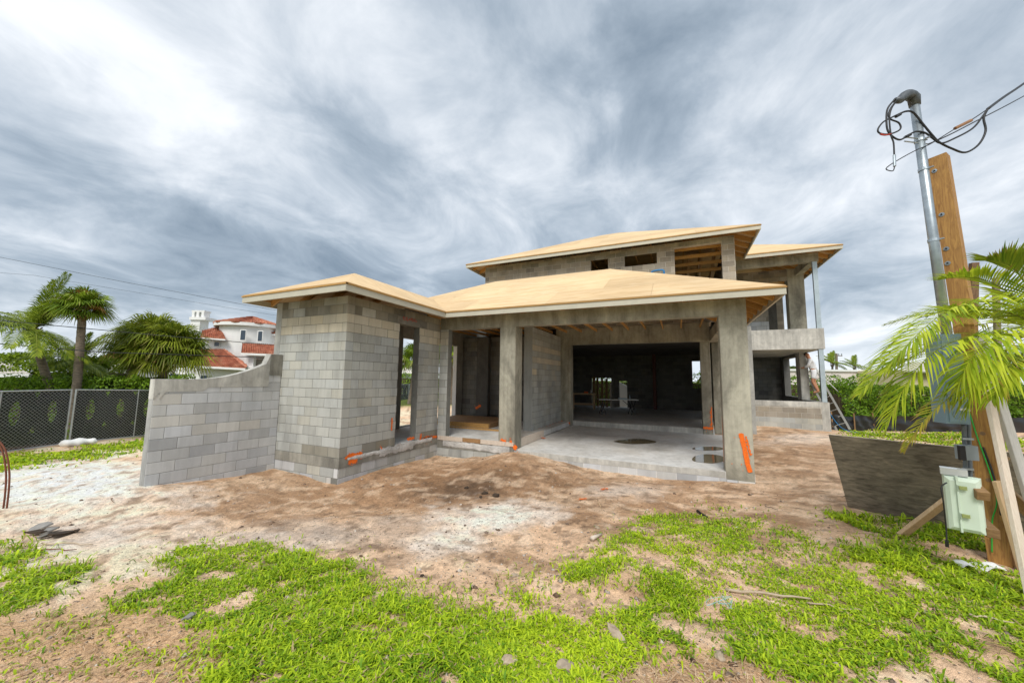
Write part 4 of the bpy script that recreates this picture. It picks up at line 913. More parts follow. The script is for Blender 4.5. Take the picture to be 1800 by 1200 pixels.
# ------------------------------------------------------------------ palms
def pinnate(path, nl, ll, droop, wl, col1, col2, up=.25, tipdry=0.0, rach=.012, vshape=.5, rs=random):
    """feather frond along a list of points -> (V, F(tri), C)"""
    path = [Vector(p) for p in path]; V = []; F = []; C = []
    def pt(t):
        k = t*(len(path)-1); i = min(int(k), len(path)-2); f = k-i
        p0, p1, p2, p3 = path[max(i-1, 0)], path[i], path[i+1], path[min(i+2, len(path)-1)]
        return .5*((2*p1)+(p2-p0)*f+(2*p0-5*p1+4*p2-p3)*f*f+(3*p1-p0-3*p2+p3)*f*f*f)
    def q(v, c): V.append(tuple(v)); C.append(tuple(c)); return len(V)-1
    ns = 14; prev = None; rc = [.30, .34, .05]
    for i in range(ns+1):
        t = i/ns; p = pt(t); d = (pt(min(1, t+.02))-pt(max(0, t-.02))).normalized(); s = d.cross(Vector((0, 0, 1))); s = s.normalized() if s.length > .01 else Vector((1, 0, 0)); u = s.cross(d); r_ = rach*(1-.85*t)
        ring = [q(p+s*r_, rc), q(p-u*r_, rc), q(p-s*r_, rc), q(p+u*r_*.6, rc)]
        if prev:
            for k in range(4): a, b, c, e = prev[k], prev[(k+1) % 4], ring[(k+1) % 4], ring[k]; F.append((a, b, c)); F.append((a, c, e))
        prev = ring
    for i in range(nl):
        t = .10+.90*i/(nl-1); p = pt(t); d = (pt(min(1, t+.02))-pt(max(0, t-.02))).normalized(); s = d.cross(Vector((0, 0, 1))); s = s.normalized() if s.length > .01 else Vector((1, 0, 0)); u = s.cross(d)
        le = ll*(math.sin(math.pi*min(1, .18+.80*t))**.6)*rs.uniform(.85, 1.1)
        for sd_ in (-1, 1):
            fw = .55+.7*t; dirv = (s*sd_*(1.0-.35*t)+d*fw+u*vshape*rs.uniform(.4, 1.2)).normalized()
            m = p+dirv*le*.5+Vector((0, 0, -droop*le*.10)); e = p+dirv*le*(1-.10*droop)+Vector((0, 0, -droop*le*rs.uniform(.3, .6)))
            wd = dirv.cross(u).normalized()*wl*rs.uniform(.8, 1.15); x_ = rs.random(); c = [col1[k]*(1-x_)+col2[k]*x_ for k in range(3)]; ce = c
            if rs.random() < tipdry: ce = [.30, .16, .05]
            a, b, c_, e_, t_ = q(p-wd*.4, c), q(p+wd*.4, c), q(m+wd, c), q(m-wd, c), q(e, ce)
            F.extend([(a, b, c_), (a, c_, e_), (e_, c_, t_)])
    return np.array(V), np.array(F), np.array(C)
def fan(base, dirv, pet, rad, col1, col2, seg=34, droop=.35, rs=random):
    base = Vector(base); dirv = Vector(dirv).normalized(); V = []; F = []; C = []
    def q(v, c): V.append(tuple(v)); C.append(tuple(c)); return len(V)-1
    hub = base+dirv*pet+Vector((0, 0, -.08*pet)); s = dirv.cross(Vector((0, 0, 1))); s = s.normalized() if s.length > .05 else Vector((1, 0, 0)); u = s.cross(dirv)
    roll = rs.uniform(-.5, .5); s, u = s*math.cos(roll)+u*math.sin(roll), u*math.cos(roll)-s*math.sin(roll)
    pc = [.22, .26, .05]; w = .02
    a, b, c, d = q(base-s*w, pc), q(base+s*w, pc), q(hub+s*w*.7, pc), q(hub-s*w*.7, pc); F += [(a, b, c), (a, c, d)]
    tone = rs.uniform(0, 1)
    for i in range(seg):
        th = R(-135+270*i/(seg-1)); L = rad*(1-.28*abs(th)/2.4)*rs.uniform(.88, 1.06); dv = dirv*math.cos(th)+s*math.sin(th)
        fold = u*(.10 if i % 2 else -.02)+u*.12*math.cos(th); m = hub+dv*L*.55+fold*L*.5; tip = hub+dv*L+Vector((0, 0, -droop*L*rs.uniform(.5, 1.2)))+fold*L*.3
        wd = dv.cross(u).normalized()*L*.034; x_ = min(1, max(0, tone*.6+rs.uniform(0, .4))); cc = [col1[k]*(1-x_)+col2[k]*x_ for k in range(3)]
        ct = cc if rs.random() > .2 else [.42, .34, .12]
        a, b, c, d, e = q(hub-wd*.3, cc), q(hub+wd*.3, cc), q(m+wd, cc), q(m-wd, cc), q(tip, ct); F += [(a, b, c), (a, c, d), (d, c, e)]
    return np.array(V), np.array(F), np.array(C)
def frond_obj(name, vfc, parent): return link(name, np_mesh(name, vfc[0], vfc[1], M['leaf'], vfc[2]), parent)
def ringed_trunk(name, path, r0, r1, parent, mat='palm_trunk', n=40):
    P = [Vector(p) for p in path]; pts = []; rs_ = []
    for i in range(n+1):
        t = i/n*(len(P)-1); k = min(int(t), len(P)-2); pts.append(P[k].lerp(P[k+1], t-k)); rs_.append((r0+(r1-r0)*i/n)*(1+(.045 if i % 2 else -.02)))
    return MB().tube(pts, rs_, 12).build(name, M[mat], parent, smooth=True)
def boots(parent, top, r, h, n=46):
    rs = random.Random(5)
    for i in range(n):
        a = i*2.399; z = top.z-h+h*i/n; o = r*.9; p = Vector((top.x+math.cos(a)*o, top.y+math.sin(a)*o, z)); d = Vector((math.cos(a)*.55, math.sin(a)*.55, .8)).normalized()
        MB().bar(p, p+d*.16*rs.uniform(.7, 1.2), .07, .03, (math.cos(a), math.sin(a), 0)).build('leaf_base', M['boot'], parent)
def toward(px, py, dep): return at_depth(px, py, dep)
# coconut palm at far left
def coconut(px_base, px_top, dep, label, fr, L, seed, gz=-.3):
    rs = random.Random(seed); top = toward(*px_top, dep); b = toward(*px_base, dep); dxy = (top-b); b0 = b-dxy*((b.z-gz)/max(dxy.z, .1)); t = thing('palm_tree', (b0.x, b0.y, gz), label, 'palm tree')
    mid = b0.lerp(top, .5)+Vector((.05, 0, 0)); ringed_trunk('trunk', [b0, mid, top], .15, .11, t); boots(t, top+Vector((0, 0, .25)), .13, .5, 26)
    for i in range(fr):
        a = i*2.399+.4; el = R(-5+85*(i*.618 % 1)); d = Vector((math.cos(a)*math.cos(el), math.sin(a)*math.cos(el), math.sin(el))); ll = L*rs.uniform(.85, 1.1)
        p = [top+Vector((0, 0, .2))]
        for k in range(1, 6): s = k/5; p.append(top+Vector((0, 0, .2))+d*ll*s+Vector((0, 0, -ll*.42*s*s*math.cos(el))))
        frond_obj('frond', pinnate(p, 62, .68, .9, .017, (.08, .15, .012), (.36, .43, .035), rach=.022, vshape=.35, rs=rs), t)
    return t
coconut((90, 690), (58, 590), 14.2, 'leaning coconut palm with feathery fronds at far left', 30, 2.6, 3)
coconut((132, 690), (134, 642), 16.3, 'small dark young palm half hidden behind the two left palms', 13, 1.65, 4)
def sabal(px_base, px_top, dep, label, nf, pet, rad, seed, r0=.19, gz=-.3, drymin=0, crown_flat=1.0):
    rs = random.Random(seed); top = toward(*px_top, dep); b = toward(*px_base, dep); dxy = (top-b); b0 = b-dxy*((b.z-gz)/max(dxy.z, .1)); t = thing('palm_tree', (b0.x, b0.y, gz), label, 'palm tree')
    ringed_trunk('trunk', [b0, b0.lerp(top, .45)+Vector((.08, .02, 0)), top], r0, r0*.8, t); boots(t, top+Vector((0, 0, .3)), r0*.9, .55, 34)
    for i in range(nf):
        a = i*2.399; el = R(86-112*((i+.5)/nf)**.8); d = Vector((math.cos(a)*math.cos(el), math.sin(a)*math.cos(el), math.sin(el)*crown_flat)); dry = rs.random() < .05
        c1, c2 = ((.35, .16, .04), (.48, .27, .08)) if dry else ((.07, .14, .012), (.34, .45, .035))
        frond_obj('frond', fan(top+Vector((0, 0, .25)), d, pet*rs.uniform(.8, 1.15), rad*rs.uniform(.85, 1.1), c1, c2, droop=.42, rs=rs), t)
    return t
sabal((131, 690), (145, 553), 14.0, 'cabbage palm with straight grey trunk and round fan leaf crown', 40, .46, .70, 6, r0=.14)
def clump():
    dep = 16.0; t = thing('palm_tree', tuple(toward(285, 700, dep)), 'broad bushy fan palm clump in front of the white neighbouring house', 'palm tree'); rs = random.Random(9)
    for (bx, by), (tx, ty) in (((290, 700), (282, 622)), ((222, 700), (240, 612))):
        b, tp = toward(bx, by, dep), toward(tx, ty, dep); ringed_trunk('trunk', [Vector((b.x, b.y, -.3)), b, tp], .17, .15, t)
    for cx, cy, nf, rad in ((270, 590, 44, 1.0), (300, 600, 50, .95), (232, 600, 36, .85), (325, 618, 34, .85), (265, 625, 30, .9)):
        c = toward(cx, cy, dep+rs.uniform(-.4, .4))
        for i in range(nf):
            a = i*2.399+cx; el = R(85-135*((i+.5)/nf)**.9); d = Vector((math.cos(a)*math.cos(el), math.sin(a)*math.cos(el), math.sin(el)))
            frond_obj('frond', fan(c, d, .55*rs.uniform(.7, 1.2), rad*rs.uniform(.8, 1.05), (.05, .10, .009), (.40, .46, .04), seg=30, droop=.45, rs=rs), t)
clump()
sabal((792, 700), (792, 632), 30, 'leafy palm seen through the entry opening beyond the fence', 30, 1.0, 1.3, 12, r0=.2)
sabal((722, 690), (729, 640), 30, 'fan palm seen through the tower doorway', 26, .9, 1.2, 13, r0=.2)
coconut((1463, 655), (1463, 641), 48, 'small distant palm beside the far utility pole', 12, 2.2, 14, .2)
coconut((1500, 655), (1502, 646), 52, 'second small distant palm right of the far utility pole', 10, 2.0, 15, .2)
# ------------------------------------------------------------------ neighbouring houses and far things
FR = Vector((_r0[0], _r0[1], 0)); FF = Vector((math.sin(YAW), math.cos(YAW), 0))
def tile_mat():
    n = NT('clay_tile'); r = n.rnd(); k = n.noise(2.2, 4, .6)
    col = n.ramp(k, (.3, (.30, .085, .045)), (.5, (.44, .155, .085)), (.7, (.56, .27, .17))); col = n.mix(1.0, col, n.ramp(r, (0, .78), (1, 1.12)), 'MULTIPLY'); return n.done(col, .8)
M['tile'] = tile_mat()
M['cream'] = plain('cream_wall', (.60, .53, .33), .85, 0, .05, 2); M['white_roof'] = plain('white_roof_tile', (.62, .59, .54), .8, 0, .12, 4); M['door_grey'] = plain('garage_door_paint', (.33, .32, .27), .7)  # last one: even grey-beige of the neighbour's garage door
def tiled(parent, quad, rows, cols, th=.10, name='roof', mat='tile'):
    """slope from eave a-b up to ridge d-c covered with barrel tile columns"""
    a, b, c, d = [Vector(p) for p in quad]; nrm = (b-a).cross(d-a).normalized()
    if nrm.z < 0: nrm = -nrm
    base = MB(); base.prism([a, b, c, d] if (c-d).length > .02 else [a, b, c], -nrm*.08); rf = base.build(name, M[mat], parent); mb = MB()
    for i in range(cols):
        for hlf in (0, 1):
            s0, s1 = (i+hlf*.5)/cols, (i+hlf*.5+.5)/cols; h = th if hlf == 0 else th*.1
            for j in range(rows):
                t0, t1 = j/rows, (j+1)/rows; hj = h+.02
                p = [a.lerp(b, s0).lerp(d.lerp(c, s0), t0), a.lerp(b, s1).lerp(d.lerp(c, s1), t0), a.lerp(b, s1).lerp(d.lerp(c, s1), t1), a.lerp(b, s0).lerp(d.lerp(c, s0), t1)]
                m0 = (p[0]+p[1])/2+nrm*(hj+.02); m1 = (p[3]+p[2])/2+nrm*(hj-.02)
                mb.add([p[0]+nrm*.01, m0, p[1]+nrm*.01, p[2]+nrm*.0, m1, p[3]+nrm*.0], [(0, 1, 4, 5), (1, 2, 3, 4), (0, 2, 1)])
    mb.build('tile', M[mat], rf, kind='stuff', fix=False); return rf
def fbox(p, w, dp, z0, z1):
    """box facing the photographer: p = front left foot"""
    a = Vector((p.x, p.y, 0)); c = [a, a+FR*w, a+FR*w+FF*dp, a+FF*dp]; return MB().hexa([(q.x, q.y, z) for z in (z0, z1) for q in c])
def white_house():
    D = 30.0; t = thing('neighbour_house', tuple(toward(330, 700, D)), 'white two storey house with red clay tile roofs and round turret', 'house')
    def P(px, py, dep=D): return toward(px, py, dep)
    def wid(px0, px1, dep=D): return (px1-px0)*dep/FPX
    gz = -.5
    def wall(px0, px1, pytop, dep, dp, name='wall'): return fbox(P(px0, 690, dep), wid(px0, px1, dep), dp, gz, P((px0+px1)/2, pytop, dep).z).build(name, M['white_paint'], t)
    def window(px0, px1, py0, py1, dep, fr=.08):
        w = fbox(P(px0, 650, dep-.03), wid(px0, px1, dep), .05, P(px0, py1, dep).z, P(px0, py0, dep).z).build('window', M['white_paint'], t)
        a = P(px0, 650, dep-.05)+FR*fr; fbox(a, wid(px0, px1, dep)-2*fr, .06, P(px0, py1, dep).z+fr, P(px0, py0, dep).z-fr).build('pane', M['glass'], w)
    def roof(px, dep0, dep1, rows=7, cols=24):
        (a, b, c, d) = px; tiled(t, [P(*a, dep0), P(*b, dep0), P(*c, dep1), P(*d, dep1)], rows, cols)
        e0, e1 = P(*a, dep0), P(*b, dep0); MB().bar(e0-Vector((0, 0, .13)), e1-Vector((0, 0, .13)), .12, .16).build('fascia_board', M['white_paint'], t)
    wall(178, 300, 641, 30, 6); roof(((160, 637), (304, 640), (304, 619), (205, 617)), 29.4, 32.0, 8, 30)
    window(201, 206, 656, 675, 29.95, .06)
    wall(296, 432, 645, 29.4, 6); roof(((338, 641), (432, 646), (392, 614), (330, 614)), 28.8, 31.6, 8, 26)
    tiled(t, [P(432, 646, 28.8), P(432, 640, 33.0), P(392, 614, 31.6), P(392.01, 614, 31.6)], 6, 14)
    window(298, 316, 655, 664, 29.37, .08); window(352, 367, 658, 668, 29.37, .08)
    wall(352, 396, 592, 32.0, 5); roof(((352, 592), (397, 595), (386, 573), (356, 581)), 31.5, 33.2, 6, 12); window(371, 382, 599, 609, 31.95, .07)
    # turret
    c = P(432, 690, 34.0); r = wid(383, 481, 31.6)/2; zt = P(432, 569, 31.6).z; n = 40
    ring = [(c.x+math.cos(2*math.pi*i/n)*r, c.y+math.sin(2*math.pi*i/n)*r) for i in range(n)]
    MB().prism([(x, y, gz) for x, y in ring], (0, 0, zt-gz)).build('turret_wall', M['white_paint'], t)
    MB().prism([(c.x+(x-c.x)*1.16, c.y+(y-c.y)*1.16, zt-.05) for x, y in ring], (0, 0, .28)).build('turret_cornice', M['white_paint'], t)
    ap = Vector((c.x, c.y, P(432, 553, 33.5).z)); ro = r*1.2
    for k in range(10):
        a0, a1 = 2*math.pi*k/10+.3, 2*math.pi*(k+1)/10+.3; q0 = Vector((c.x+math.cos(a0)*ro, c.y+math.sin(a0)*ro, zt+.24)); q1 = Vector((c.x+math.cos(a1)*ro, c.y+math.sin(a1)*ro, zt+.24))
        tiled(t, [q0, q1, ap, ap+Vector((0, 0, .0))], 6, 6, .08, 'turret_roof')
    dep_t = 34-r
    for px0, px1, py0, py1, dd in ((416, 427, 578, 598, dep_t+.02), (447, 457, 580, 600, dep_t+.22)): window(px0, px1, py0, py1, dd-.06, .07)
    # low wing on the right with porch and garage door
    wall(424, 520, 624, 31.0, 4); roof(((424, 619), (500, 622), (492, 606), (426, 603)), 30.2, 32.0, 6, 18); wall(432, 441, 624, 30.4, .3, 'porch_post')
    fbox(P(441, 690, 30.96), wid(441, 463), .05, gz, P(441, 631, 30.96).z).build('garage_door', M['door_grey'], t)
    wall(470, 520, 585, 34.5, 4); roof(((468, 585), (520, 588), (520, 572), (478, 574)), 34.0, 35.5, 5, 12)
    # chimney
    ch = fbox(P(322, 690, 34), wid(325, 342, 34), 1.0, 3.0, P(330, 556, 34).z).build('chimney', M['white_paint'], t)
    fbox(P(319, 690, 33.85), wid(319, 348, 34), 1.3, P(330, 560, 34).z, P(330, 555, 34).z).build('chimney_band', M['white_paint'], ch)
    fbox(P(322, 690, 34.1), wid(322, 345, 34), .8, P(330, 545, 34).z, P(330, 542, 34).z).build('chimney_cap', M['white_paint'], ch)
    for px in (323, 331, 340): fbox(P(px, 690, 34.1), wid(0, 4.5, 34), .7, P(330, 556, 34).z, P(330, 545, 34).z).build('chimney_pier', M['white_paint'], ch)
white_house()
def yellow_house():
    D = 16.5; t = thing('neighbour_house', tuple(toward(-60, 690, D)), 'low cream house corner with white tile roof at left frame edge', 'house')
    fbox(toward(-220, 700, D), (14+220)*D/FPX, 5, -.4, toward(0, 658, D).z).build('wall', M['cream'], t)
    tiled(t, [toward(-240, 655, D-.5), toward(54, 657, D-.5), toward(12, 637, D+2.4), toward(-240, 630, D+2.4)], 9, 40, .05, 'roof', 'white_roof')
    MB().bar(toward(-240, 659, D-.5), toward(54, 660, D-.5), .12, .14).build('fascia_board', M['white_paint'], t)
yellow_house()
def flat_building():
    D = 34.0; t = thing('neighbour_house', tuple(toward(1520, 680, D)), 'long pale pink low building with flat white roof behind the right hedge', 'building')
    a = toward(1385, 690, D); fbox(a, (1650-1385)*D/FPX, 8, .2, toward(1500, 652, D).z).build('wall', plain('pale_stucco', (.74, .66, .62), .85, 0, .04, 1), t)
    fbox(toward(1383, 690, D-.15), (1652-1383)*D/FPX, 8.3, toward(1500, 653, D).z, toward(1500, 649.5, D).z).build('roof_edge', M['white_paint'], t)
    D = 30; t = thing('neighbour_house', tuple(toward(1620, 680, D)), 'small cream house with white metal roof behind the right hedge', 'house')
    fbox(toward(1590, 690, D), 70*D/FPX, 5, .2, toward(1600, 650, D).z).build('wall', M['cream'], t)
    tiled(t, [toward(1585, 652, D-.4), toward(1668, 655, D-.4), toward(1658, 637, D+2), toward(1598, 636, D+2)], 4, 16, .04, 'roof', 'white_roof')
    D = 44; t = thing('neighbour_house', tuple(toward(712, 690, D)), 'white roofed house seen through the tower doorway', 'house')
    fbox(toward(660, 690, D), 60*D/FPX, 6, -.4, toward(700, 658, D).z).build('wall', M['white_paint'], t)
    tiled(t, [toward(650, 657, D-.5), toward(728, 657, D-.5), toward(715, 622, D+4), toward(660, 622, D+4)], 5, 20, .05, 'roof', 'white_roof')
flat_building()
# white arched garden wall piece behind the house, seen through the back opening
aw = thing('arched_wall', tuple(at(1096, 717, y=26)), 'pale curved garden wall seen through the rear opening of the house', 'wall')
pz = [(at(px, 650, y=26).x, z) for px, z in ((1085, -.1), (1112, -.1), (1112, 1.1))]; xa_, xb_ = pz[0][0], pz[1][0]
arch = [(xa_, 26, -.1), (xb_, 26, -.1), (xb_, 26, 1.0)] + [(xb_-(xb_-xa_)*.35*math.sin(k*math.pi/16)-.0, 26, 1.0+1.0*(1-math.cos(k*math.pi/16))) for k in range(1, 8)] + [(xa_, 26, 2.1)]
MB().prism(arch, (0, .2, 0)).build('wall_panel', M['white_paint'], aw)

# ------------------------------------------------------------------ wires
def wire(label, pts, r, sag=0.0, name='power_line', mat='black'):
    a = [toward(*p) for p in pts]; P = []
    for k in range(len(a)-1):
        for i in range(9):
            s = i/8
            if k and i == 0: continue
            P.append(a[k].lerp(a[k+1], s)+Vector((0, 0, -sag*4*s*(1-s))))
    return tag(MB().tube(P, r, 5).build(name, M[mat], smooth=True), label, 'cable')
wire('highest thin power line crossing the sky above the palms', [(-120, 430, 26), (0, 452, 26), (210, 494, 27), (433, 536, 29), (600, 565, 31)], .013)
wire('second faint power line above the turret', [(-120, 470, 30), (60, 484, 30), (433, 546, 33), (600, 572, 34)], .010)
wire('grey power line passing in front of the palm crowns', [(-120, 552, 13.2), (0, 563, 13.2), (265, 588, 14.5), (490, 607, 16.5), (620, 617, 18)], .014)
wire('thick black power line low in front of the palms', [(-120, 595, 13.2), (0, 604, 13.2), (180, 619, 13.6), (430, 627, 16.5), (640, 640, 18)], .018)

# far utility pole
up_ = thing('utility_pole', tuple(toward(1470, 655, 50)), 'distant wooden utility pole with crossarm and insulators', 'utility pole')
p0, p1 = toward(1471, 662, 50), toward(1470, 621, 50); MB().tube([p0, p1], .16, 8).build('pole', M['palm_trunk'], up_)
ca = toward(1470, 625, 50); MB().bar(ca-FR*.8, ca+FR*.8, .1, .12).build('crossarm', M['palm_trunk'], up_)
for s in (-.75, -.35, .35, .75): q = ca+FR*s; MB().tube([q, q+Vector((0, 0, .3))], .05, 6).build('insulator', M['steel'], up_)

# ------------------------------------------------------------------ site fence
M['screen'] = (lambda n: (n.put(n.p.inputs['Alpha'], .93), n.done(n.mix(n.ramp(n.noise(1.2, 4, .6), (.4, 0), (.65, 1)), (.010, .012, .015), (.022, .026, .031)), .9))[1])(NT('privacy_screen'))
M['pipe'] = plain('fence_pipe', (.50, .53, .56), .4, .6, .15, 6)
def fence_panel(a, b, zg, label, L=None):
    a = Vector((a[0], a[1], zg[0])); b = Vector((b[0], b[1], zg[1])); t = thing('fence_panel', tuple(a), label, 'fence', 'site fence panels'); h = 1.83; d = (b-a); W = d.length; d.normalize(); nrm = d.cross(Vector((0, 0, 1))).normalized()
    if nrm.dot(Vector((0, 0, 0))-a) < 0: nrm = -nrm
    up = Vector((0, 0, 1)); a_ = a+d*.06; b_ = b-d*.06; W -= .12
    for p in (a_, b_): MB().tube([p-up*.05, p+up*h], .024, 8).build('post', M['pipe'], t)
    mid = a_.lerp(b_, .52); MB().tube([mid, mid+up*(h-.02)], .018, 8).build('brace', M['pipe'], t)
    for z in (h-.02, .06): MB().tube([a_+up*z, b_+up*z], .02, 8).build('rail', M['pipe'], t)
    mb = MB(); g = .105; n = int((W+h)/g)
    for k in range(n+1):
        for sg in (1, -1):
            # diagonal from the bottom edge, clipped to the panel
            s0 = k*g-(h if sg == 1 else 0); s1 = s0+sg*h if sg == 1 else s0
            s_lo, z_lo, s_hi, z_hi = (s0, 0, s0+h, h) if sg == 1 else (s0, 0, s0-h, h)
            pts = [(s_lo, z_lo), (s_hi, z_hi)]; (u0, v0), (u1, v1) = pts
            def cl(u0, v0, u1, v1):
                t0, t1 = 0.0, 1.0; du = u1-u0
                for lim, sgn in ((0, 1), (W, -1)):
                    if abs(du) < 1e-9: continue
                    tt = (lim-u0)/du
                    if sgn*du > 0: t0 = max(t0, tt)
                    else: t1 = min(t1, tt)
                return (t0, t1) if t1-t0 > .01 else None
            c = cl(u0, v0, u1, v1)
            if not c: continue
            P = [a_+d*(u0+(u1-u0)*q)+up*(.05+(v0+(v1-v0)*q)*.97)+nrm*.012 for q in c]; mb.bar(P[0], P[1], .0042, .0042)
    mb.build('chain_link', M['pipe'], t, kind='stuff', fix=False)
    # privacy screen with cut wind flaps
    scr = MB(); nc = max(2, round(W/.92)); cw_ = W/nc; lw, lh, zc = .12, .36, 1.12
    def S(s, z): return a_+d*s+up*(z+.02)-nrm*(.02+.02*math.sin(s*3.1+z*2))
    for k in range(nc):
        s0, s1 = k*cw_, (k+1)*cw_; cx = (s0+s1)/2; N_ = 24; rect = []; lens = []
        for i in range(N_):
            an = 2*math.pi*i/N_; ca_, sa_ = math.cos(an), math.sin(an); kx = 1/max(abs(ca_)/(cw_/2), abs(sa_)/.62, 1e-6); rect.append(S(cx+ca_*kx, zc+sa_*kx)); lens.append(S(cx+lw*ca_*abs(math.cos(an))**.3, zc+lh*sa_))
        scr.add(rect+lens, [(i, (i+1) % N_, N_+(i+1) % N_, N_+i) for i in range(N_)])
        for za, zb in ((.02, zc-.62), (zc+.62, h-.03)): scr.add([S(s0, za), S(cx, za), S(s1, za), S(s1, zb), S(cx, zb), S(s0, zb)], [(0, 1, 4, 5), (1, 2, 3, 4)])
    scr.build('privacy_screen', M['screen'], t, fix=False)
    return t
J0 = (-18.55, 5.2)
LF = (.397, -.917); RF = (-.25, .968)
def fpt(o, d, s): return (o[0]+d[0]*s, o[1]+d[1]*s)
fence_panel(fpt(J0, LF, 3.6), J0, (-.17, -.18), 'black screened chain link fence panel at far left edge')
fence_panel(fpt(J0, LF, 7.2), fpt(J0, LF, 3.6), (-.15, -.17), 'black screened fence panel cut by the left frame edge')
fence_panel(J0, fpt(J0, RF, 3.6), (-.18, -.3), 'black screened chain link fence panel right of the white sandbag')
for k in range(1, 8): fence_panel(fpt(J0, RF, 3.6*k), fpt(J0, RF, 3.6*k+3.6), (-.3, -.3), ['', 'fence panel just behind the free end of the garden wall', 'screened fence panel hidden mostly by the garden wall', 'screened fence panel behind the house tower', 'screened fence panel farther behind the house tower', 'screened fence panel glimpsed through the tower doorway', 'screened fence panel glimpsed left of the entry pier', 'farthest screened fence panel seen through the entry opening'][k])
def sandbag(p, label):
    t = MB(); n, m = 14, 8; vs = []
    for i in range(n+1):
        u = i/n*2-1
        for j in range(m):
            a = 2*math.pi*j/m; rr = (1-abs(u)**4)**.5*(1+.10*math.sin(5*u+2*a)); vs.append((u*.42, math.cos(a)*.17*rr*(1+.15*math.sin(9*u))+.05*math.sin(u*4), .12+math.sin(a)*.13*rr*(1+.2*math.sin(7*u+1))))
    t.add(vs, [(i*m+j, i*m+(j+1) % m, (i+1)*m+(j+1) % m, (i+1)*m+j) for i in range(n) for j in range(m)]+[tuple(range(m)), tuple(n*m+j for j in range(m))])
    o = t.build('sandbag', M['white_paint'], None, smooth=True); o.location = p; o.rotation_euler = (0, 0, R(72)); return tag(o, label, 'sandbag')
q_ = gnd(137, 783); sandbag((q_.x, q_.y, q_.z-.02), 'white sandbag holding the fence foot')
M['asphalt'] = plain('asphalt', (.075, .075, .08), .9, 0, .2, 3)
rd = MB(); rd.add([(-21.5, -12, -.25), (-20.3, -12, -.25), (-24.5, 30, -.29), (-27.5, 30, -.29)], [(0, 1, 2, 3)]); rd.build('road', M['asphalt'], None, kind='structure')

# silt fence
sf = MB(); pth = [(5.55, 18.95), (7.2, 20.0), (10.6, 21.7), (15.5, 23.9)]; N_ = 90; vs = []
for i in range(N_+1):
    t_ = i/N_*3; k = min(int(t_), 2); f_ = t_-k; x_, y_ = pth[k][0]*(1-f_)+pth[k+1][0]*f_, pth[k][1]*(1-f_)+pth[k+1][1]*f_; g_ = float(G_np(np.array([x_]), np.array([y_]), False)[0])
    for j in range(7): w_ = .05*math.sin(i*.9+j)*.6+.04*math.sin(j*2.6+i*.13); vs.append((x_+w_*.5, y_-w_*.8-.02*(j == 3), g_-.08+.68*j/6+(.03*math.sin(i*.35) if j == 6 else 0)))
sf.add(vs, [(i*7+j, (i+1)*7+j, (i+1)*7+j+1, i*7+j+1) for i in range(N_) for j in range(6)])
sft = thing('silt_fence', (7.2, 20.0, .25), 'sagging black plastic silt fence at the foot of the right hedge', 'fence'); M['blackplastic'] = plain('black_plastic', (.012, .013, .016), .35, 0, .2, 8); sf.build('plastic_sheet', M['blackplastic'], sft, smooth=True)
for i in range(0, N_, 15): v_ = vs[i*7]; MB().bar((v_[0]+.04, v_[1]+.06, v_[2]-.1), (v_[0]+.04, v_[1]+.06, v_[2]+.8), .04, .04).build('stake', M['lumber_dark'], sft)
# ------------------------------------------------------------------ service mast and timber post at the right
def dpt(py): return 3.94+(985-py)*(.87/707)
PB = gnd(1765, 985); PBv = Vector((3.13, 6.0, G(3.13, 6.0)-.15)); PT = toward(1650, 277, dpt(277))
post = thing('timber_post', (3.13, 6.0, G(3.13, 6.0)), 'tall treated timber post with washers beside the galvanised mast', 'post')
pdir = (PT-PBv).normalized(); fn = Vector((-.62, -.78, 0)); fn = (fn-pdir*fn.dot(pdir)).normalized()   # face turned to the photographer
psd = pdir.cross(fn).normalized()
def post_pt(s, a=0.0, o=0.0): return PBv+(PT-PBv)*s+psd*a+fn*o
MB().bar(PBv, PT, .165, .14, fn).build('shaft', M['post_wood'], post)
for i, (px, py) in enumerate(((1643, 301), (1657.5, 379), (1666, 439), (1668, 464))):
    # washer and bolt head on the front face
    s_ = (Vector(toward(px, py, dpt(py)))-PBv).dot(pdir)/(PT-PBv).length; p = post_pt(s_, ((Vector(toward(px, py, dpt(py)))-PBv).dot(psd)), .071)
    w_ = MB().tube([p, p+fn*.006], .026, 14).build('washer', M['steel'], post); MB().tube([p+fn*.006, p+fn*.016], .010, 6).build('bolt', M['black'], w_)
for s_, a_ in ((.30, .02), (.36, -.03), (.2, .01)): p = post_pt(s_, a_, .0712); MB().tube([p, p+fn*.002], .022, 9).build('knot', M['boot'], post)
mast = thing('service_mast', tuple(toward(1662, 585, dpt(585))), 'galvanised conduit mast with grey weatherhead and dangling cables', 'mast')
mt_, mb_ = toward(1607, 178, dpt(178)-.03), toward(1667, 610, dpt(610)-.06)
mdir = (mt_-mb_).normalized()
MB().tube([mb_, mb_.lerp(mt_, .5), mt_], .048, 16).build('conduit', M['steel'], mast, smooth=True)
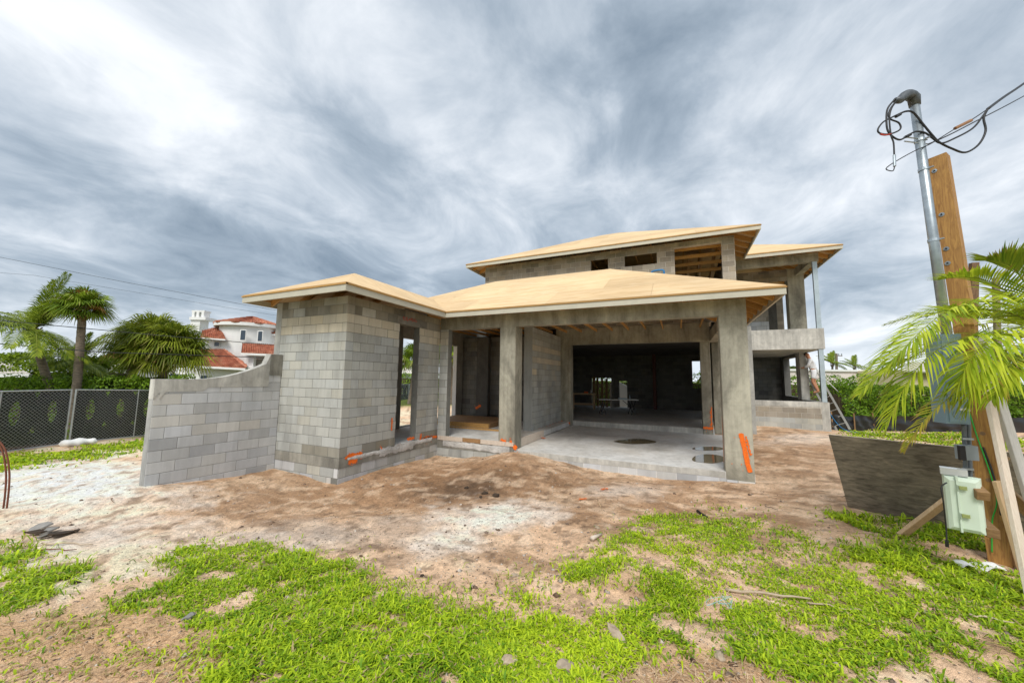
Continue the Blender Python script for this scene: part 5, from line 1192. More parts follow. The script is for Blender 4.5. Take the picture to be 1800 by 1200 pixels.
# weatherhead: a hood leaning to the left
hd = MB(); a0 = mt_-mdir*.02; tip = toward(1574, 176, dpt(178)-.1); rows_ = []
for k in range(9):
    f_ = k/8; c = a0.lerp(tip, f_)+Vector((0, 0, .10*math.sin(math.pi*min(1, f_*1.0+.22)))); rows_.append((c, .062*(1-.55*f_**2)+.004, ))
hd.tube([a0-mdir*.05]+[c for c, r_ in rows_], [.058]+[r_ for c, r_ in rows_], 14); hd.build('weatherhead', plain('cast_grey', (.10, .11, .12), .45, .3, .35, 18, .3), mast, smooth=True)
for py in (252, 303, 426):
    c = mb_+mdir*((toward(1620, py, dpt(py))-mb_).dot(mdir)); MB().tube([c-mdir*.018, c+mdir*.018], .054, 16).build('strap', M['steel'], mast)
    MB().bar(c+psd*.0, c+(post_pt(.9)-post_pt(.9, .1))*-.9, .03, .012).build('strap_lug', M['steel'], mast)
c = mb_+mdir*((toward(1620, 250, dpt(250))-mb_).dot(mdir)); 
for o_ in (0, -.06): MB().tube([c+Vector((0, 0, o_))-FR*.26+FF*-.05, c+Vector((0, 0, o_))+FR*.10], .008, 6).build('clamp_bolt', M['steel'], mast)
def zc7(x, y, d=0): px, py = 1440+x/3.078, 130+y/3.078; return toward(px, py, dpt(py)-.1+d)
def cable(pts, r, parent, mat='black', name='cable'):
    P = [Vector(p) for p in pts]; out = []
    for i in range(len(P)-1):
        p0, p1, p2, p3 = P[max(i-1, 0)], P[i], P[i+1], P[min(i+2, len(P)-1)]
        for k in range(6):
            f = k/6; out.append(.5*((2*p1)+(p2-p0)*f+(2*p0-5*p1+4*p2-p3)*f*f+(3*p1-p0-3*p2+p3)*f**3))
    out.append(P[-1]); return MB().tube(out, r, 7).build(name, M[mat], parent, smooth=True)
cable([zc7(*q) for q in ((415, 132), (372, 185), (364, 250), (372, 310), (405, 345), (440, 356), (478, 335))], .011, mast)
cable([zc7(*q) for q in ((425, 138), (385, 190), (380, 240), (430, 265), (438, 300), (385, 325), (330, 322), (318, 300), (345, 262), (400, 232), (430, 218))], .010, mast)
cable([zc7(*q) for q in ((330, 326), (355, 331), (388, 325))], .0105, mast, 'red_paint', 'red_tape')
cable([zc7(*q) for q in ((428, 140), (395, 180), (380, 240), (388, 330), (402, 372), (406, 440))], .009, mast)
MB().tube([zc7(406, 440), zc7(408, 500)], .016, 8).build('splice', M['steel'], mast)
cable([zc7(*q) for q in ((408, 500), (398, 525), (362, 512), (420, 470), (520, 415), (600, 380), (690, 325), (730, 300))], .006, mast)
cable([zc7(*q) for q in ((430, 218), (470, 203), (510, 210), (560, 270), (610, 330), (650, 370), (720, 405), (790, 425), (860, 385), (900, 310), (890, 240), (912, 190))], .012, mast)
cable([zc7(*q) for q in ((478, 335), (520, 313), (570, 318), (610, 345), (660, 375), (740, 345), (830, 295), (880, 235), (912, 190))], .011, mast)
MB().tube([zc7(415, 232), zc7(440, 218)], .018, 8).build('connector', M['black'], mast); MB().tube([zc7(466, 342), zc7(494, 328)], .018, 8).build('connector', M['black'], mast)
drop = thing('service_drop', tuple(zc7(730, 300)), 'twisted black service cable running up to the right from the mast', 'cable')
cable([zc7(912, 190), zc7(1000, 125, .5), zc7(1108, 52, 1.2), zc7(1300, -90, 2.4), zc7(1900, -500, 6)], .017, drop)
cable([zc7(590, 380), zc7(700, 332, .1), zc7(850, 255, .4), zc7(1108, 120, 1.2), zc7(1500, -100, 3)], .008, drop)
cable([zc7(730, 300), zc7(830, 245, .2), zc7(912, 190, .3)], .007, drop)
MB().tube([zc7(735, 295), zc7(822, 252)], .02, 8).build('insulator', plain('glazed_insulator', (.30, .14, .05), .35, 0, .3, 20), drop)
# tall blue grey electrical cabinet on the left side of the post
cab = thing('electrical_cabinet', tuple(toward(1684, 744, 3.95)), 'tall blue grey electrical cabinet mounted on the timber post', 'cabinet')
M['cabinet'] = plain('cabinet_paint', (.235, .34, .41), .5, .1, .08, 3); M['cabinet_dark'] = plain('cabinet_side', (.20, .295, .36), .5, .1, .08, 3)
ca_ = toward(1664, 744, 3.98); cb_ = toward(1707, 746, 3.92); cdr = (cb_-ca_); cdr.z = 0; cwid = cdr.length; cdr.normalize(); cn = Vector((cdr.y, -cdr.x, 0))
if cn.dot(-ca_) < 0: cn = -cn
def cbox(o, w, h, dp, off=0.0, x0=0.0, z0=0.0):
    a = o+cdr*x0+cn*off+Vector((0, 0, z0)); b = a+cdr*w; return MB().hexa([(q.x, q.y, q.z+z) for z in (0, h) for q in (a, b, b-cn*dp, a-cn*dp)])
cbox(ca_, cwid, .98, .19).build('case', M['cabinet'], cab)
cv = cbox(ca_, cwid-.05, .94, .012, .014, .025, .02).build('cover', M['cabinet'], cab)
cbox(ca_, .085, .028, .004, .019, .11, .14).build('label_sticker', M['white_paint'], cv); c_ = ca_+cdr*(cwid*.5)+cn*.016+Vector((0, 0, .10)); MB().tube([c_, c_+cn*.004], .05, 24).build('embossed_disc', M['cabinet_dark'], cv)
cbox(ca_, .03, .05, .02, .026, cwid-.055, .5).build('latch', M['steel'], cv)
for px0, px1 in ((1694.5, 1700), (1702.5, 1708)):
    q0, q1, q2 = toward(px0, 746, 3.98), toward(px0+1.5, 785, 3.98), toward(px0+4, 860, 3.96); cable([q0, q1, q2], .019, cab, 'conduit', 'conduit') if 'conduit' in M else (M.__setitem__('conduit', plain('grey_pvc', (.13, .15, .17), .5)), cable([q0, q1, q2], .019, cab, 'conduit', 'conduit'))
for py in (771, 824): q = toward(1700, py, 3.95); MB().bar(q-cdr*.04, q+cdr*.05, .02, .02).build('conduit_clip', M['steel'], cab)
jb = thing('junction_box', tuple(toward(1702, 806, 3.9)), 'small grey junction box below the electrical cabinet', 'box')
jo = toward(1692, 808, 3.88); cbox(jo, .135, .15, .09).build('case', plain('junction_grey', (.30, .34, .37), .5, .2, .1, 8), jb); cbox(jo, .05, .15, .03, .03, -.035, 0).build('side_cover', M['black'], jb)
# pale green plastic enclosure
M['enclosure'] = plain('pale_green_plastic', (.60, .70, .58), .4, 0, .05, 3)
enc = thing('meter_enclosure', tuple(toward(1700, 938, 3.55)), 'pale green plastic enclosure with two latches fixed to short rails', 'enclosure')
ea = toward(1668, 926, 3.62); eb = toward(1732, 938, 3.46); edr = eb-ea; edr.z = 0; ew = edr.length; edr.normalize(); en = Vector((edr.y, -edr.x, 0))
if en.dot(-ea) < 0: en = -en
def ebox(x0, x1, z0, z1, d0, d1, bev=0.0):
    o = Vector((ea.x, ea.y, (ea.z+eb.z)/2)); vs = []
    for dd, ins in ((d0, 0.0), (d1, bev)):
        for x, z in ((x0+ins, z0+ins), (x1-ins, z0+ins), (x1-ins, z1-ins), (x0+ins, z1-ins)): q = o+edr*x+en*dd; vs.append((q.x, q.y, q.z+z))
    return MB().add(vs, [(0, 1, 2, 3), (4, 5, 6, 7), (0, 1, 5, 4), (1, 2, 6, 5), (2, 3, 7, 6), (3, 0, 4, 7)])
ebox(0, ew, 0, .50, -.10, .0).build('body', M['enclosure'], enc); lid = ebox(-.012, ew+.012, -.012, .512, .0, .05, .02).build('lid', M['enclosure'], enc); ebox(.0, ew, .0, .5, .0505, .07, .03).build('lid_panel', M['enclosure'], enc)
ebox(ew*.30, ew*.40, -.012, .515, .052, .085, .005).build('hasp_strip', M['enclosure'], enc)
for z_ in (.12, .38):
    lt = ebox(ew*.34, ew*.38, z_, z_+.06, .085, .105, .004).build('latch', M['enclosure'], enc); ebox(ew*.38, ew*.62, z_+.015, z_+.05, .085, .098, .003).build('latch_arm', plain('olive_latch', (.30, .34, .12), .5) if 'ol' not in M else M['ol'], lt)
ebox(-.02, ew*.7, .512, .575, -.08, .03).build('top_cover', plain('clear_plastic', (.55, .56, .55), .25), enc)
pc = thing('plug_cord', tuple(gnd(1697, 962)), 'black power cord hanging from the green enclosure to the grass', 'cord')
cable([toward(1664, 848, 3.52), toward(1655, 856, 3.48), toward(1658, 880, 3.46), toward(1663, 925, 3.46), toward(1664, 950, 3.44)], .006, pc); MB().bar(toward(1664, 950, 3.44), toward(1665, 960, 3.44), .025, .03).build('plug', M['black'], pc)
gw = thing('ground_wire', tuple(toward(1690, 640, 3.9)), 'thin green ground wire running down the timber post', 'cable'); M['greenwire'] = plain('green_insulation', (.02, .42, .05), .4)
cable([post_pt(.36, -.06, .078), post_pt(.29, -.02, .08), post_pt(.22, .03, .09), post_pt(.16, .05, .09), post_pt(.12, .0, .09), post_pt(.09, -.02, .09), post_pt(.05, -.04, .09)], .006, gw, 'greenwire', 'wire')
bw = thing('black_wire', tuple(toward(1712, 700, 3.9)), 'slack black wire beside the green wire on the post', 'cable'); cable([post_pt(.27, .01, .08), post_pt(.22, .05, .09), post_pt(.17, .07, .10), post_pt(.13, .06, .09)], .008, bw, 'black', 'wire')
# rails, braces and loose boards around the post
def board(name, label, a, b, w, h, mat, up=(0, 0, 1), cat='board'):
    o = MB().bar(a, b, w, h, up).build(name, M[mat]); bv = o.modifiers.new('edge', 'BEVEL'); bv.width = .004; bv.segments = 1; return tag(o, label, cat)
board('mounting_rail', 'upper short timber rail holding the green enclosure', toward(1700, 846, 3.66), toward(1729, 872, 3.42), .085, .085, 'lumber_dark')
board('mounting_rail', 'lower short timber rail holding the green enclosure', toward(1722, 915, 3.66), toward(1746, 938, 3.42), .085, .085, 'lumber_dark')
ga = gnd(1578, 942)
board('brace_board', 'brown diagonal brace board rising from the grass to the post', (ga.x, ga.y, ga.z-.02), toward(1768, 800, 4.15), .04, .14, 'lumber', (.3, -.5, 1))
board('brace_board', 'short crossing brace board behind the timber post', toward(1690, 795, 4.35), toward(1830, 918, 4.0), .04, .14, 'lumber', (-.3, -.5, 1))
gb = gnd(1815, 1060); board('prop_board', 'long pale lumber prop leaning up past the post', (gb.x, gb.y, gb.z-.05), toward(1718, 600, 3.9), .038, .089, 'lumber_pale', (-.7, -.5, .2))
gc = gnd(1850, 1000); board('prop_board', 'whitewashed lumber prop leaning at the right frame edge', (gc.x, gc.y, gc.z-.05), toward(1722, 590, 4.3), .04, .14, 'lumber_white', (-.7, -.5, .2))
gd = gnd(1800, 1005); board('prop_board', 'short yellow lumber prop at the foot of the post', (gd.x, gd.y, gd.z-.05), toward(1752, 845, 3.95), .038, .089, 'lumber', (-.7, -.5, .2))
for (px, py), (qx, qy), dep, w_, mt, lb in (((1712, 462), (1706, 760), 6.2, .09, 'boot', 'weathered brown stake standing behind the palm fronds'), ((1750, 488), (1757, 720), 9.5, .10, 'palm_trunk', 'grey far stake behind the palm fronds')):
    p0 = toward(px, py, dep); p1 = toward(qx, qy, dep); p1 = p0+(p1-p0)*((p0.z-.2)/(p0.z-p1.z)) ; board('stake', lb, (p1.x, p1.y, .1), p0, w_, w_, mt, (1, 0, 0), 'stake')
# old plywood sheet leaning behind the post
M['oldply'] = (lambda n: n.done(n.mix(1.0, n.ramp(n.noise(2.5, 6, .65, (2.0, 2.0, 9), 1.0), (.32, (.10, .082, .058)), (.52, (.20, .168, .122)), (.70, (.30, .245, .175))), n.ramp(n.noise(3, 5, .6), (.35, .7), (.62, 1.1)), 'MULTIPLY'), .75))(NT('weathered_plywood'))
pl = MB(); e_ = Vector((.93, -.37, 0)).normalized()*2.44; b0 = Vector((2.39, 7.70, G(2.39, 7.7)-.03)); t0 = Vector((2.15, 7.50, 1.37)); nrm_ = e_.cross(t0-b0).normalized()*.019
b1 = b0+e_; b1.z = G(b1.x, b1.y)-.03; t1 = t0+e_+Vector((0, 0, -.03))
pl.prism([b0, b1, t1, t0], nrm_); plo = pl.build('plywood_panel', M['oldply']); tag(plo, 'large weathered grey plywood sheet leaning behind the timber post', 'plywood')
MB().bar(t0+nrm_*.5+Vector((0, 0, .004)), t1+nrm_*.5+Vector((0, 0, .004)), .021, .006).build('top_edge', M['lumber_pale'], plo)

# ------------------------------------------------------------------ foreground palm at the right edge
fp = thing('palm_tree', (5.3, 5.6, G(5.3, 5.6)), 'young palm with arching feather fronds at the right frame edge', 'palm tree')
crown = toward(1850, 590, 3.55); ringed_trunk('trunk', [(crown.x+.1, crown.y+.1, .2), (crown.x+.04, crown.y, 1.2), crown-Vector((0, 0, .1))], .10, .07, fp)
G1, G2 = (.20, .32, .012), (.60, .68, .05); rs = random.Random(21)
def ff(pts, nl, ll, droop=.8, tip=.12, c1=G1, c2=G2, vs_=.5, wl=.0098): return frond_obj('frond', pinnate([toward(*p) for p in pts], int(nl*1.35), ll*1.08, droop, wl, c1, c2, tipdry=tip, rach=.010, vshape=vs_, rs=rs), fp)
ff([(1845, 590, 3.55), (1790, 555, 3.45), (1720, 545, 3.35), (1640, 575, 3.25), (1570, 630, 3.2), (1515, 690, 3.2)], 62, .40, .75)
ff([(1850, 600, 3.55), (1790, 590, 3.4), (1710, 590, 3.25), (1640, 620, 3.1), (1590, 680, 3.05), (1560, 745, 3.05)], 54, .36, 1.0)
ff([(1850, 585, 3.6), (1800, 535, 3.6), (1740, 495, 3.6), (1690, 487, 3.6), (1650, 492, 3.6)], 44, .30, .3, .35)
ff([(1850, 580, 3.5), (1815, 520, 3.45), (1790, 480, 3.5), (1765, 462, 3.5), (1735, 458, 3.5)], 40, .34, .15, .4, (.12, .20, .015), (.34, .40, .04))
ff([(1850, 595, 3.5), (1800, 575, 3.3), (1750, 590, 3.15), (1700, 640, 3.05), (1680, 700, 3.05)], 46, .34, 1.2)
ff([(1855, 600, 3.5), (1815, 610, 3.3), (1770, 650, 3.15), (1745, 700, 3.1)], 36, .30, 1.3)
ff([(1850, 612, 3.5), (1790, 655, 3.3), (1720, 672, 3.2), (1660, 705, 3.15), (1615, 750, 3.15), (1590, 790, 3.15)], 26, .20, .8, .75, (.26, .28, .02), (.50, .40, .05))
for k in range(9):
    a = R(-60+k*26); d = Vector((math.cos(a), math.sin(a), rs.uniform(.3, 1.0))).normalized(); L_ = 1.5
    if d.x < .0 and d.y < .3: continue
    frond_obj('frond', pinnate([crown+d*L_*s_+Vector((0, 0, -.75*s_*s_)) for s_ in (0, .25, .5, .75, 1)], 44, .38, .8, .0085, G1, G2, tipdry=.1, rach=.01, rs=rs), fp)
ff([(1850, 590, 3.55), (1810, 560, 3.5), (1770, 555, 3.5), (1720, 560, 3.45), (1670, 545, 3.4), (1630, 555, 3.4)], 50, .34, .5)

ff([(1850, 590, 3.5), (1800, 545, 3.35), (1730, 530, 3.2), (1660, 550, 3.1), (1600, 600, 3.0), (1560, 650, 3.0)], 56, .36, .7)
ff([(1852, 600, 3.5), (1810, 590, 3.3), (1760, 610, 3.1), (1720, 660, 3.0), (1700, 720, 3.0)], 44, .30, 1.1)
# ------------------------------------------------------------------ ladder and worker at the porch
lad = thing('ladder', (5.95, 18.95, .3), 'aluminium extension ladder leaning against the side of the porch', 'ladder'); M['alu'] = plain('aluminium', (.50, .50, .47), .45, .5, .15, 8)
lb_, lt_ = Vector((5.90, 18.85, G(5.90, 18.85))), Vector((5.34, 20.45, 2.85)); ld = (lt_-lb_).normalized(); ls = ld.cross(Vector((1, .4, 0))).normalized(); ls = Vector((.80, -.60, 0)); ls = (ls-ld*ls.dot(ld)).normalized()
for s in (-.2, .2): MB().bar(lb_+ls*s, lt_+ls*s, .03, .07, ls).build('rail', M['alu'], lad)
n_ = 10
for i in range(1, n_): p = lb_.lerp(lt_, i/n_); MB().tube([p-ls*.2, p+ls*.2], .016, 6).build('rung', M['alu'], lad)
hose = thing('air_hose', tuple(gnd(1475, 762)), 'thin blue hose hanging beside the ladder foot', 'hose'); M['blue'] = plain('blue_plastic', (.02, .18, .42), .5)
cable([Vector((5.3, 18.4, 1.2)), Vector((5.45, 18.35, .8)), Vector((5.7, 18.3, .45)), Vector((6.1, 18.35, G(6.1, 18.35)+.02)), Vector((7.0, 18.5, G(7, 18.5)+.02))], .012, hose, 'blue')
pole_ = thing('paint_pole', tuple(toward(1455, 672, 15.9)), 'long pale extension pole held out past the porch post', 'pole')
pa, pb = toward(1436, 652, 15.7), toward(1494, 708, 15.2); MB().tube([pa, pb], .014, 6).build('shaft', M['white_paint'], pole_); MB().tube([pb, pb+(pb-pa).normalized()*.12], .03, 8).build('head', M['blue'], pole_)
def skin_mesh(name, pts, edges, radii, mat, parent, sub=2, root=0):
    me = bpy.data.meshes.new(name); me.from_pydata([tuple(p) for p in pts], edges, []); o = link(name, me, parent); m = o.modifiers.new('skin', 'SKIN')
    sv = me.skin_vertices[0].data
    for i, r_ in enumerate(radii): sv[i].radius = (r_, r_) if isinstance(r_, float) else r_; sv[i].use_root = (i == root)
    m.use_smooth_shade = True; s = o.modifiers.new('sub', 'SUBSURF'); s.levels = sub; s.render_levels = sub; me.materials.append(mat); return o
def worker():
    M['skin'] = plain('skin', (.48, .22, .12), .6, 0, .08, 9); M['shirt'] = plain('white_shirt', (.74, .75, .77), .9, 0, .08, 12); M['hair'] = plain('dark_hair', (.02, .018, .016), .8)
    sF = .50; foot = at(1436, 691, y=19.75); T = thing('person', tuple(foot), 'person in white shirt and shorts with dark cap standing on the ladder', 'person')
    up = Vector((0, 0, 1)); fw = Vector((-.88, .25, 0)).normalized(); rt = fw.cross(up).normalized(); lean = fw*.12
    def q(r, f, u): return foot+rt*r+fw*f+up*u+lean*u
    P = dict(pel=q(0, -.06, .92), sp=q(0, -.05, 1.12), ch=q(0, -.03, 1.32), nk=q(0, .0, 1.50), hd=q(0, .04, 1.62), cr=q(0, .04, 1.74),
             hl=q(-.10, -.06, .88), kl=q(-.12, .06, .50), al=q(-.11, -.06, .08), tl=q(-.11, .12, .03), hr=q(.10, -.06, .88), kr=q(.12, .0, .48), ar=q(.12, -.08, .08), tr=q(.12, .11, .03),
             sl=q(-.19, -.03, 1.42), el=q(-.24, .08, 1.17), wl=q(-.16, .28, 1.08), fl=q(-.15, .35, 1.08), sr=q(.19, -.03, 1.42), er=q(.38, -.14, 1.20), wr=q(.24, -.02, .99), fr=q(.18, .02, .97))
    k = list(P); I = {n: i for i, n in enumerate(k)}
    E_ = [('pel', 'sp'), ('sp', 'ch'), ('ch', 'nk'), ('nk', 'hd'), ('hd', 'cr'), ('pel', 'hl'), ('hl', 'kl'), ('kl', 'al'), ('al', 'tl'), ('pel', 'hr'), ('hr', 'kr'), ('kr', 'ar'), ('ar', 'tr'), ('ch', 'sl'), ('sl', 'el'), ('el', 'wl'), ('wl', 'fl'), ('ch', 'sr'), ('sr', 'er'), ('er', 'wr'), ('wr', 'fr')]
    rad = dict(pel=.13, sp=.125, ch=.14, nk=.055, hd=.092, cr=.07, hl=.085, kl=.058, al=.038, tl=.035, hr=.085, kr=.058, ar=.038, tr=.035, sl=.06, el=.042, wl=.03, fl=.034, sr=.06, er=.042, wr=.03, fr=.034)
    skin_mesh('body', [P[n] for n in k], [(I[a], I[b]) for a, b in E_], [rad[n] for n in k], M['skin'], T)
    def cover(name, ns, es, rr, mat): skin_mesh(name, ns, es, rr, mat, T, root=0)
    cover('shirt', [P['pel']+up*.03, P['sp'], P['ch'], P['nk']-up*.03, P['sl'], P['el'], P['wl'].lerp(P['el'], .3), P['sr'], P['er'], P['wr'].lerp(P['er'], .3)], [(0, 1), (1, 2), (2, 3), (2, 4), (4, 5), (5, 6), (2, 7), (7, 8), (8, 9)], [.155, .15, .165, .075, .08, .062, .05, .08, .062, .05], M['shirt'])
    cover('shorts', [P['pel'], P['sp']-up*.05, P['hl'], P['kl'].lerp(P['hl'], .25), P['hr'], P['kr'].lerp(P['hr'], .25)], [(0, 1), (0, 2), (2, 3), (0, 4), (4, 5)], [.15, .14, .105, .095, .105, .095], M['shirt'])
    cover('cap', [P['hd']+up*.06-fw*.02, P['cr']+up*.0-fw*.01, P['hd']+up*.07+fw*.13], [(0, 1), (0, 2)], [.105, .085, .03], M['hair'])
    for s in (-1, 1): e = P['hd']+rt*s*.035+fw*.088+up*.02; MB().tube([e, e+fw*.012], .012, 8).build('eye', M['hair'], T)
    nz = P['hd']+fw*.085-up*.01; MB().tube([nz+up*.03, nz+fw*.03-up*.01], [.008, .016], 6).build('nose', M['skin'], T)
    for hnd, dr in (('fl', fw+up*.4), ('fr', fw*.7-rt*.5)):
        d = dr.normalized(); sd_ = d.cross(up).normalized(); h = P[hnd]
        for j, o_ in enumerate((-.026, -.009, .009, .026)): b = h+sd_*o_+d*.02; MB().tube([b, b+d*(.045+.008*(j in (1, 2))), b+d*.07-up*.025], [.010, .009, .007], 6).build('finger', M['skin'], T)
        MB().tube([h+sd_*.03, h+sd_*.055+d*.035], [.011, .008], 6).build('thumb', M['skin'], T)
worker()

# ------------------------------------------------------------------ things inside the shell
ft = thing('folding_table', tuple(at(1088, 729, z=ZM)), 'white folding table with crossed black legs inside the house', 'table'); l1, l2 = at(1060, 728, z=ZM), at(1115, 729, z=ZM); td = (l2-l1).normalized(); tp = Vector((-td.y, td.x, 0)); tc = (l1+l2)/2+tp*.28; zt_ = ZM+.74
def tb(u, v, z): p = tc+td*u+tp*v; return Vector((p.x, p.y, z))
MB().hexa([tb(*c, z) for z in (zt_-.04, zt_) for c in ((-.95, -.38), (.95, -.38), (.95, .38), (-.95, .38))]).build('table_top', M['white_paint'], ft)
for u in (-.72, .72):
    for v in (-.3, .3):
        MB().bar(tb(u-.1, v, ZM), tb(u+.1, v, zt_-.04), .03, .03).build('leg', M['black'], ft); MB().bar(tb(u+.1, v, ZM), tb(u-.1, v, zt_-.04), .03, .03).build('leg', M['black'], ft)
    MB().bar(tb(u, 0, ZM+.3), tb(u*.35, 0, zt_-.04), .025, .025).build('strut', M['black'], ft)
tag(MB().hexa([tb(*c, z) for z in (zt_+.001, zt_+.06) for c in ((.05, -.2), (.45, -.2), (.45, .1), (.05, .1))]).build('paper_stack', M['steel_post']), 'stack of grey papers on the folding table', 'papers')
bt = tb(.6, -.1, zt_); tag(MB().tube([bt, bt+Vector((0, 0, .14)), bt+Vector((0, 0, .17)), bt+Vector((0, 0, .22))], [.035, .035, .015, .014], 10).build('water_bottle', M['steel_post']), 'small water bottle on the folding table', 'bottle')
wb = thing('workbench', tuple(at(1026, 719, z=ZM)), 'rough timber workbench against the dark inner wall', 'workbench'); w1, w2 = at(1008, 718, z=ZM), at(1045, 719, z=ZM); wd = (w2-w1).normalized(); wp = Vector((-wd.y, wd.x, 0)); M['bench'] = M['lumber']
def wbp(u, v, z): p = w1+wd*u+wp*v; return Vector((p.x, p.y, z))
WL = (w2-w1).length
MB().hexa([wbp(*c, z) for z in (ZM+.82, ZM+.90) for c in ((-.1, -.05), (WL+.1, -.05), (WL+.1, .65), (-.1, .65))]).build('bench_top', M['bench'], wb)
for u in (0, WL):
    for v in (.02, .58): MB().bar(wbp(u, v, ZM), wbp(u, v, ZM+.82), .09, .09).build('leg', M['bench'], wb)
MB().bar(wbp(0, .02, ZM+.28), wbp(WL, .02, ZM+.28), .04, .12).build('stretcher', M['bench'], wb)
tag(MB().hexa([wbp(u, v, z) for z in (ZM+.902, ZM+1.0) for u, v in ((.62, .1), (.85, .1), (.85, .25), (.62, .25))]).build('tool_case', M['orange']), 'orange tool case on the timber workbench', 'tool case')
tag(MB().tube([wbp(1.0, .2, ZM+.902), wbp(1.0, .2, ZM+1.08)], .04, 10).build('paint_can', M['white_paint']), 'small white can on the timber workbench', 'can')
# timber step platform in the entry
pf = thing('timber_platform', (-7.2, 12.2, .51), 'low wet timber step platform on the entry floor', 'platform')
MB().box(-8.5, -5.92, 11.16, 13.3, .63, .66).build('deck', M['lumber_dark'], pf); MB().box(-8.5, -5.9, 11.12, 11.16, .512, .658).build('front_joist', M['rafter'], pf); MB().box(-5.92, -5.88, 11.16, 13.3, .512, .655).build('side_joist', M['lumber_dark'], pf)
MB().box(-8.5, -5.95, 13.26, 13.3, .512, .63).build('back_joist', M['lumber_dark'], pf)
board('loose_plank', 'long loose plank lying on the entry floor before the platform', (-7.6, 10.75, .53), (-4.75, 10.75, .53), .12, .038, 'rafter', (0, 0, 1), 'plank')
# low wooden curved form on the far floor, electric drop, wet mat
q = at(1190, 715, z=ZM); board('form_plank', 'pale curved form board lying on the far floor', (q.x-.6, q.y, ZM+.02), (q.x+1.6, q.y+.3, ZM+.02), .25, .03, 'lumber', (0, 0, 1), 'plank')
a = at(1158, 477, y=14.43); bh = thing('blue_hose', tuple(a), 'blue hose loop resting on the roof below the upper window', 'hose'); cable([at(1146, 479, y=14.43)-Vector((0, 0, .1)), at(1147, 477, y=14.43), at(1163, 474.5, y=14.43), at(1167, 477, y=14.43), at(1167, 482, y=14.43)], .035, bh, 'blue')

# ------------------------------------------------------------------ scraps on the ground
M['rust'] = plain('rusty_rebar', (.17, .055, .028), .85, 0, .3, 30)
g0 = gnd(12, 893)
for i, (lab, tx, ty) in enumerate((('rusty rebar bar nearest the left frame edge', -14, 770), ('second rusty rebar bar curving out of the left frame edge', -22, 780))):
    t_ = thing('rebar', tuple(g0), lab, 'rebar'); b = g0+FR*(-.05*i); cable([b-Vector((0, 0, .1)), b+Vector((0, 0, .25))-FR*.01, b+Vector((0, 0, .55))-FR*.05, b+Vector((0, 0, .85))-FR*.16, b+Vector((0, 0, 1.05))-FR*.36], .011, t_, 'rust', 'bar')
M['slate'] = plain('grey_rubble', (.26, .25, .23), .9, 0, .3, 12, .4); M['clod'] = plain('dark_clod', (.055, .036, .022), .95, 0, .4, 25, .5); M['bark'] = wood_mat('split_wood', (.36, .27, .18), (.58, .47, .34), (4, 4, 14)); M['limestone'] = plain('pale_stone', (.36, .29, .21), .9, 0, .25, 14, .4)
def lump(name, p, s, mat, label, cat, seed, flat=.5, group=None):
    rs_ = random.Random(seed); bm = bmesh.new(); bmesh.ops.create_icosphere(bm, subdivisions=2, radius=1)
    for v in bm.verts: k = rs_.uniform(.75, 1.2); v.co = Vector((v.co.x*k*s[0], v.co.y*k*s[1], v.co.z*k*s[2]))
    me = bpy.data.meshes.new(name); bm.to_mesh(me); bm.free(); me.materials.append(M[mat]); o = link(name, me); o.location = (p.x, p.y, p.z+s[2]*.35); o.rotation_euler = (0, 0, rs_.uniform(0, 6)); return tag(o, label, cat, group)
def shard(px, py, L_, mat, label, seed, name='rubble_slab'):
    rs_ = random.Random(seed); p = gnd(px, py); poly = [Vector((math.cos(a)*L_*rs_.uniform(.6, 1.1), math.sin(a)*L_*.55*rs_.uniform(.6, 1.1), rs_.uniform(0, .03))) for a in [i*.9 for i in range(7)]]
    o = MB().prism(poly, (0, 0, .018)).build(name, M[mat]); o.location = (p.x, p.y, p.z+.01); o.rotation_euler = (rs_.uniform(-.3, .3), rs_.uniform(-.3, .3), rs_.uniform(0, 6)); return tag(o, label, 'rubble')
for i, (px, py, L_, mt, lb) in enumerate(((70, 930, .16, 'slate', 'flat grey rubble slab on top of the small pile at left'), (88, 936, .12, 'slate', 'tilted grey rubble slab right of the small pile at left'), (62, 940, .13, 'clod', 'dark broken slab at the left of the rubble pile'), (108, 942, .15, 'clod', 'dark flat scrap right of the rubble pile'), (80, 946, .10, 'slate', 'small grey slab in front of the rubble pile'), (134, 936, .06, 'clod', 'small dark chip farther right of the rubble pile'))): shard(px, py, L_, mt, lb, i+3)
for i, (px, py, s, mt, lb) in enumerate(((852, 868, .05, 'clod', 'dark soil clod near the wet patch'), (872, 872, .055, 'clod', 'larger dark soil clod right of the wet patch'), (820, 858, .04, 'clod', 'small dark clod left in the wet patch'), (845, 874, .03, 'clod', 'tiny dark clod below the wet patch'),
    (332, 1086, .035, 'slate', 'smooth grey stone in the grass at left'), (742, 1013, .02, 'clod', 'small black stone on the sand'), (904, 1013, .035, 'limestone', 'pale tan stone at the edge of the sand'), (941, 994, .028, 'limestone', 'yellowish stone on the bare sand'), (1050, 928, .03, 'limestone', 'white stone chip on the open sand'), (880, 827, .03, 'limestone', 'white stone on the heaped soil'), (1265, 1155, .035, 'limestone', 'grey tan rock half buried in the thatch'), (995, 1175, .045, 'limestone', 'half buried tan rock at the bottom edge'), (895, 1165, .045, 'bark', 'brown bark piece in the front grass'))):
    lump('stone', gnd(px, py), (s*1.25, s, s*.75), mt, lb, 'stone', i+40)
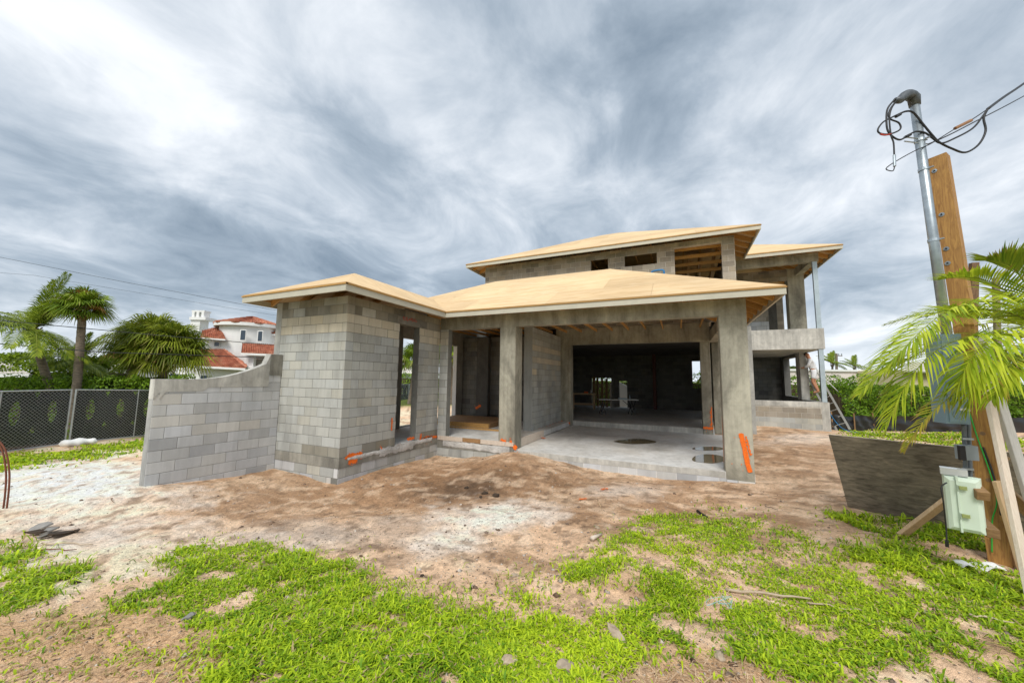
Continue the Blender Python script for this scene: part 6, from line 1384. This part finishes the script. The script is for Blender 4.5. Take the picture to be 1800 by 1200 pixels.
def stick(px0, py0, px1, py1, r_, mat, label, name='stick', lift=.015, seg=6, seed=1):
    a, b = gnd(px0, py0), gnd(px1, py1); rs_ = random.Random(seed); P = []
    for i in range(seg+1):
        p = a.lerp(b, i/seg); P.append(Vector((p.x+rs_.uniform(-.02, .02), p.y+rs_.uniform(-.02, .02), max(p.z, G(p.x, p.y))+lift+rs_.uniform(0, .015))))
    return tag(MB().tube(P, [r_*(1-.5*i/seg) for i in range(seg+1)], 7).build(name, M[mat], smooth=True), label, 'stick')
stick(1277, 1040, 1425, 1058, .014, 'bark', 'long dry palm stem lying in the right grass', seed=3); stick(1420, 1062, 1525, 1082, .007, 'bark', 'thin dry stick continuing across the right grass', seed=4)
stick(1228, 902, 1243, 911, .022, 'black', 'short black pipe scrap at the grass edge', 'pipe_scrap', .02, 2); stick(1344, 891, 1366, 898, .006, 'black', 'thin dark twig on the sand right of the pipe scrap', seed=6)
stick(1042, 952, 1056, 942, .028, 'lumber_pale', 'pale wood offcut on the sandy bank', 'wood_offcut', .02, 2); stick(1052, 880, 1055, 892, .010, 'lumber', 'tiny wood splinter on the sand', 'wood_splinter', .01, 2)
stick(70, 958, 160, 960, .010, 'bark', 'thin brown root lying left of the grass', seed=8); stick(60, 968, 130, 970, .008, 'rust', 'reddish root below the rubble pile', seed=9); stick(195, 878, 200, 885, .007, 'boot', 'small twig on the pale sand at left', seed=10)
stick(1705, 1085, 1790, 1100, .010, 'bark', 'dry twig in the grass near the right corner', seed=12)
p = gnd(1083, 1118); lg = lump('wood_chunk', p, (.035, .13, .035), 'bark', 'split pale wood chunk lying in the front grass', 'wood', 70); lg.rotation_euler = (0, 0, R(38))
p = gnd(1722, 1000); ps = MB(); vs = []
for i in range(13):
    for j in range(5): u, v = i/12-.5, j/4-.5; w_ = u*.42+v*.05; q = p+FR*w_+FF*(v*.13+u*-.03); vs.append((q.x, q.y, G(q.x, q.y)+.035+.02*math.sin(i*.8)+.012*math.sin(j*2+i)))
ps.add(vs, [(i*5+j, (i+1)*5+j, (i+1)*5+j+1, i*5+j+1) for i in range(12) for j in range(4)]); tag(ps.build('plastic_sheet', M['white_paint'], smooth=True), 'crumpled white plastic sheet in the grass before the post', 'plastic sheet')
p = gnd(1263, 1066); tw = thing('string_tangle', tuple(p), 'tangled pale blue string in the right grass', 'string'); M['paleblue'] = plain('blue_twine', (.30, .50, .52), .8); rs_ = random.Random(4)
cable([p+Vector((rs_.uniform(-.12, .12), rs_.uniform(-.12, .12), .03+rs_.uniform(0, .05))) for _ in range(16)], .0016, tw, 'paleblue', 'twine')
for px, py, w_, lb in ((1025, 879, .02, 'orange paint mark sprayed on the sand'), (1062, 861, .02, 'smaller orange paint mark nearer the slab')):
    a_ = gnd(px-7, py); b_ = gnd(px+7, py-1); tag(stroke([a_, b_], .05, None, (0, 0, 1), 'paint_mark', 'orange', .022, .8, 8), lb, 'paint')
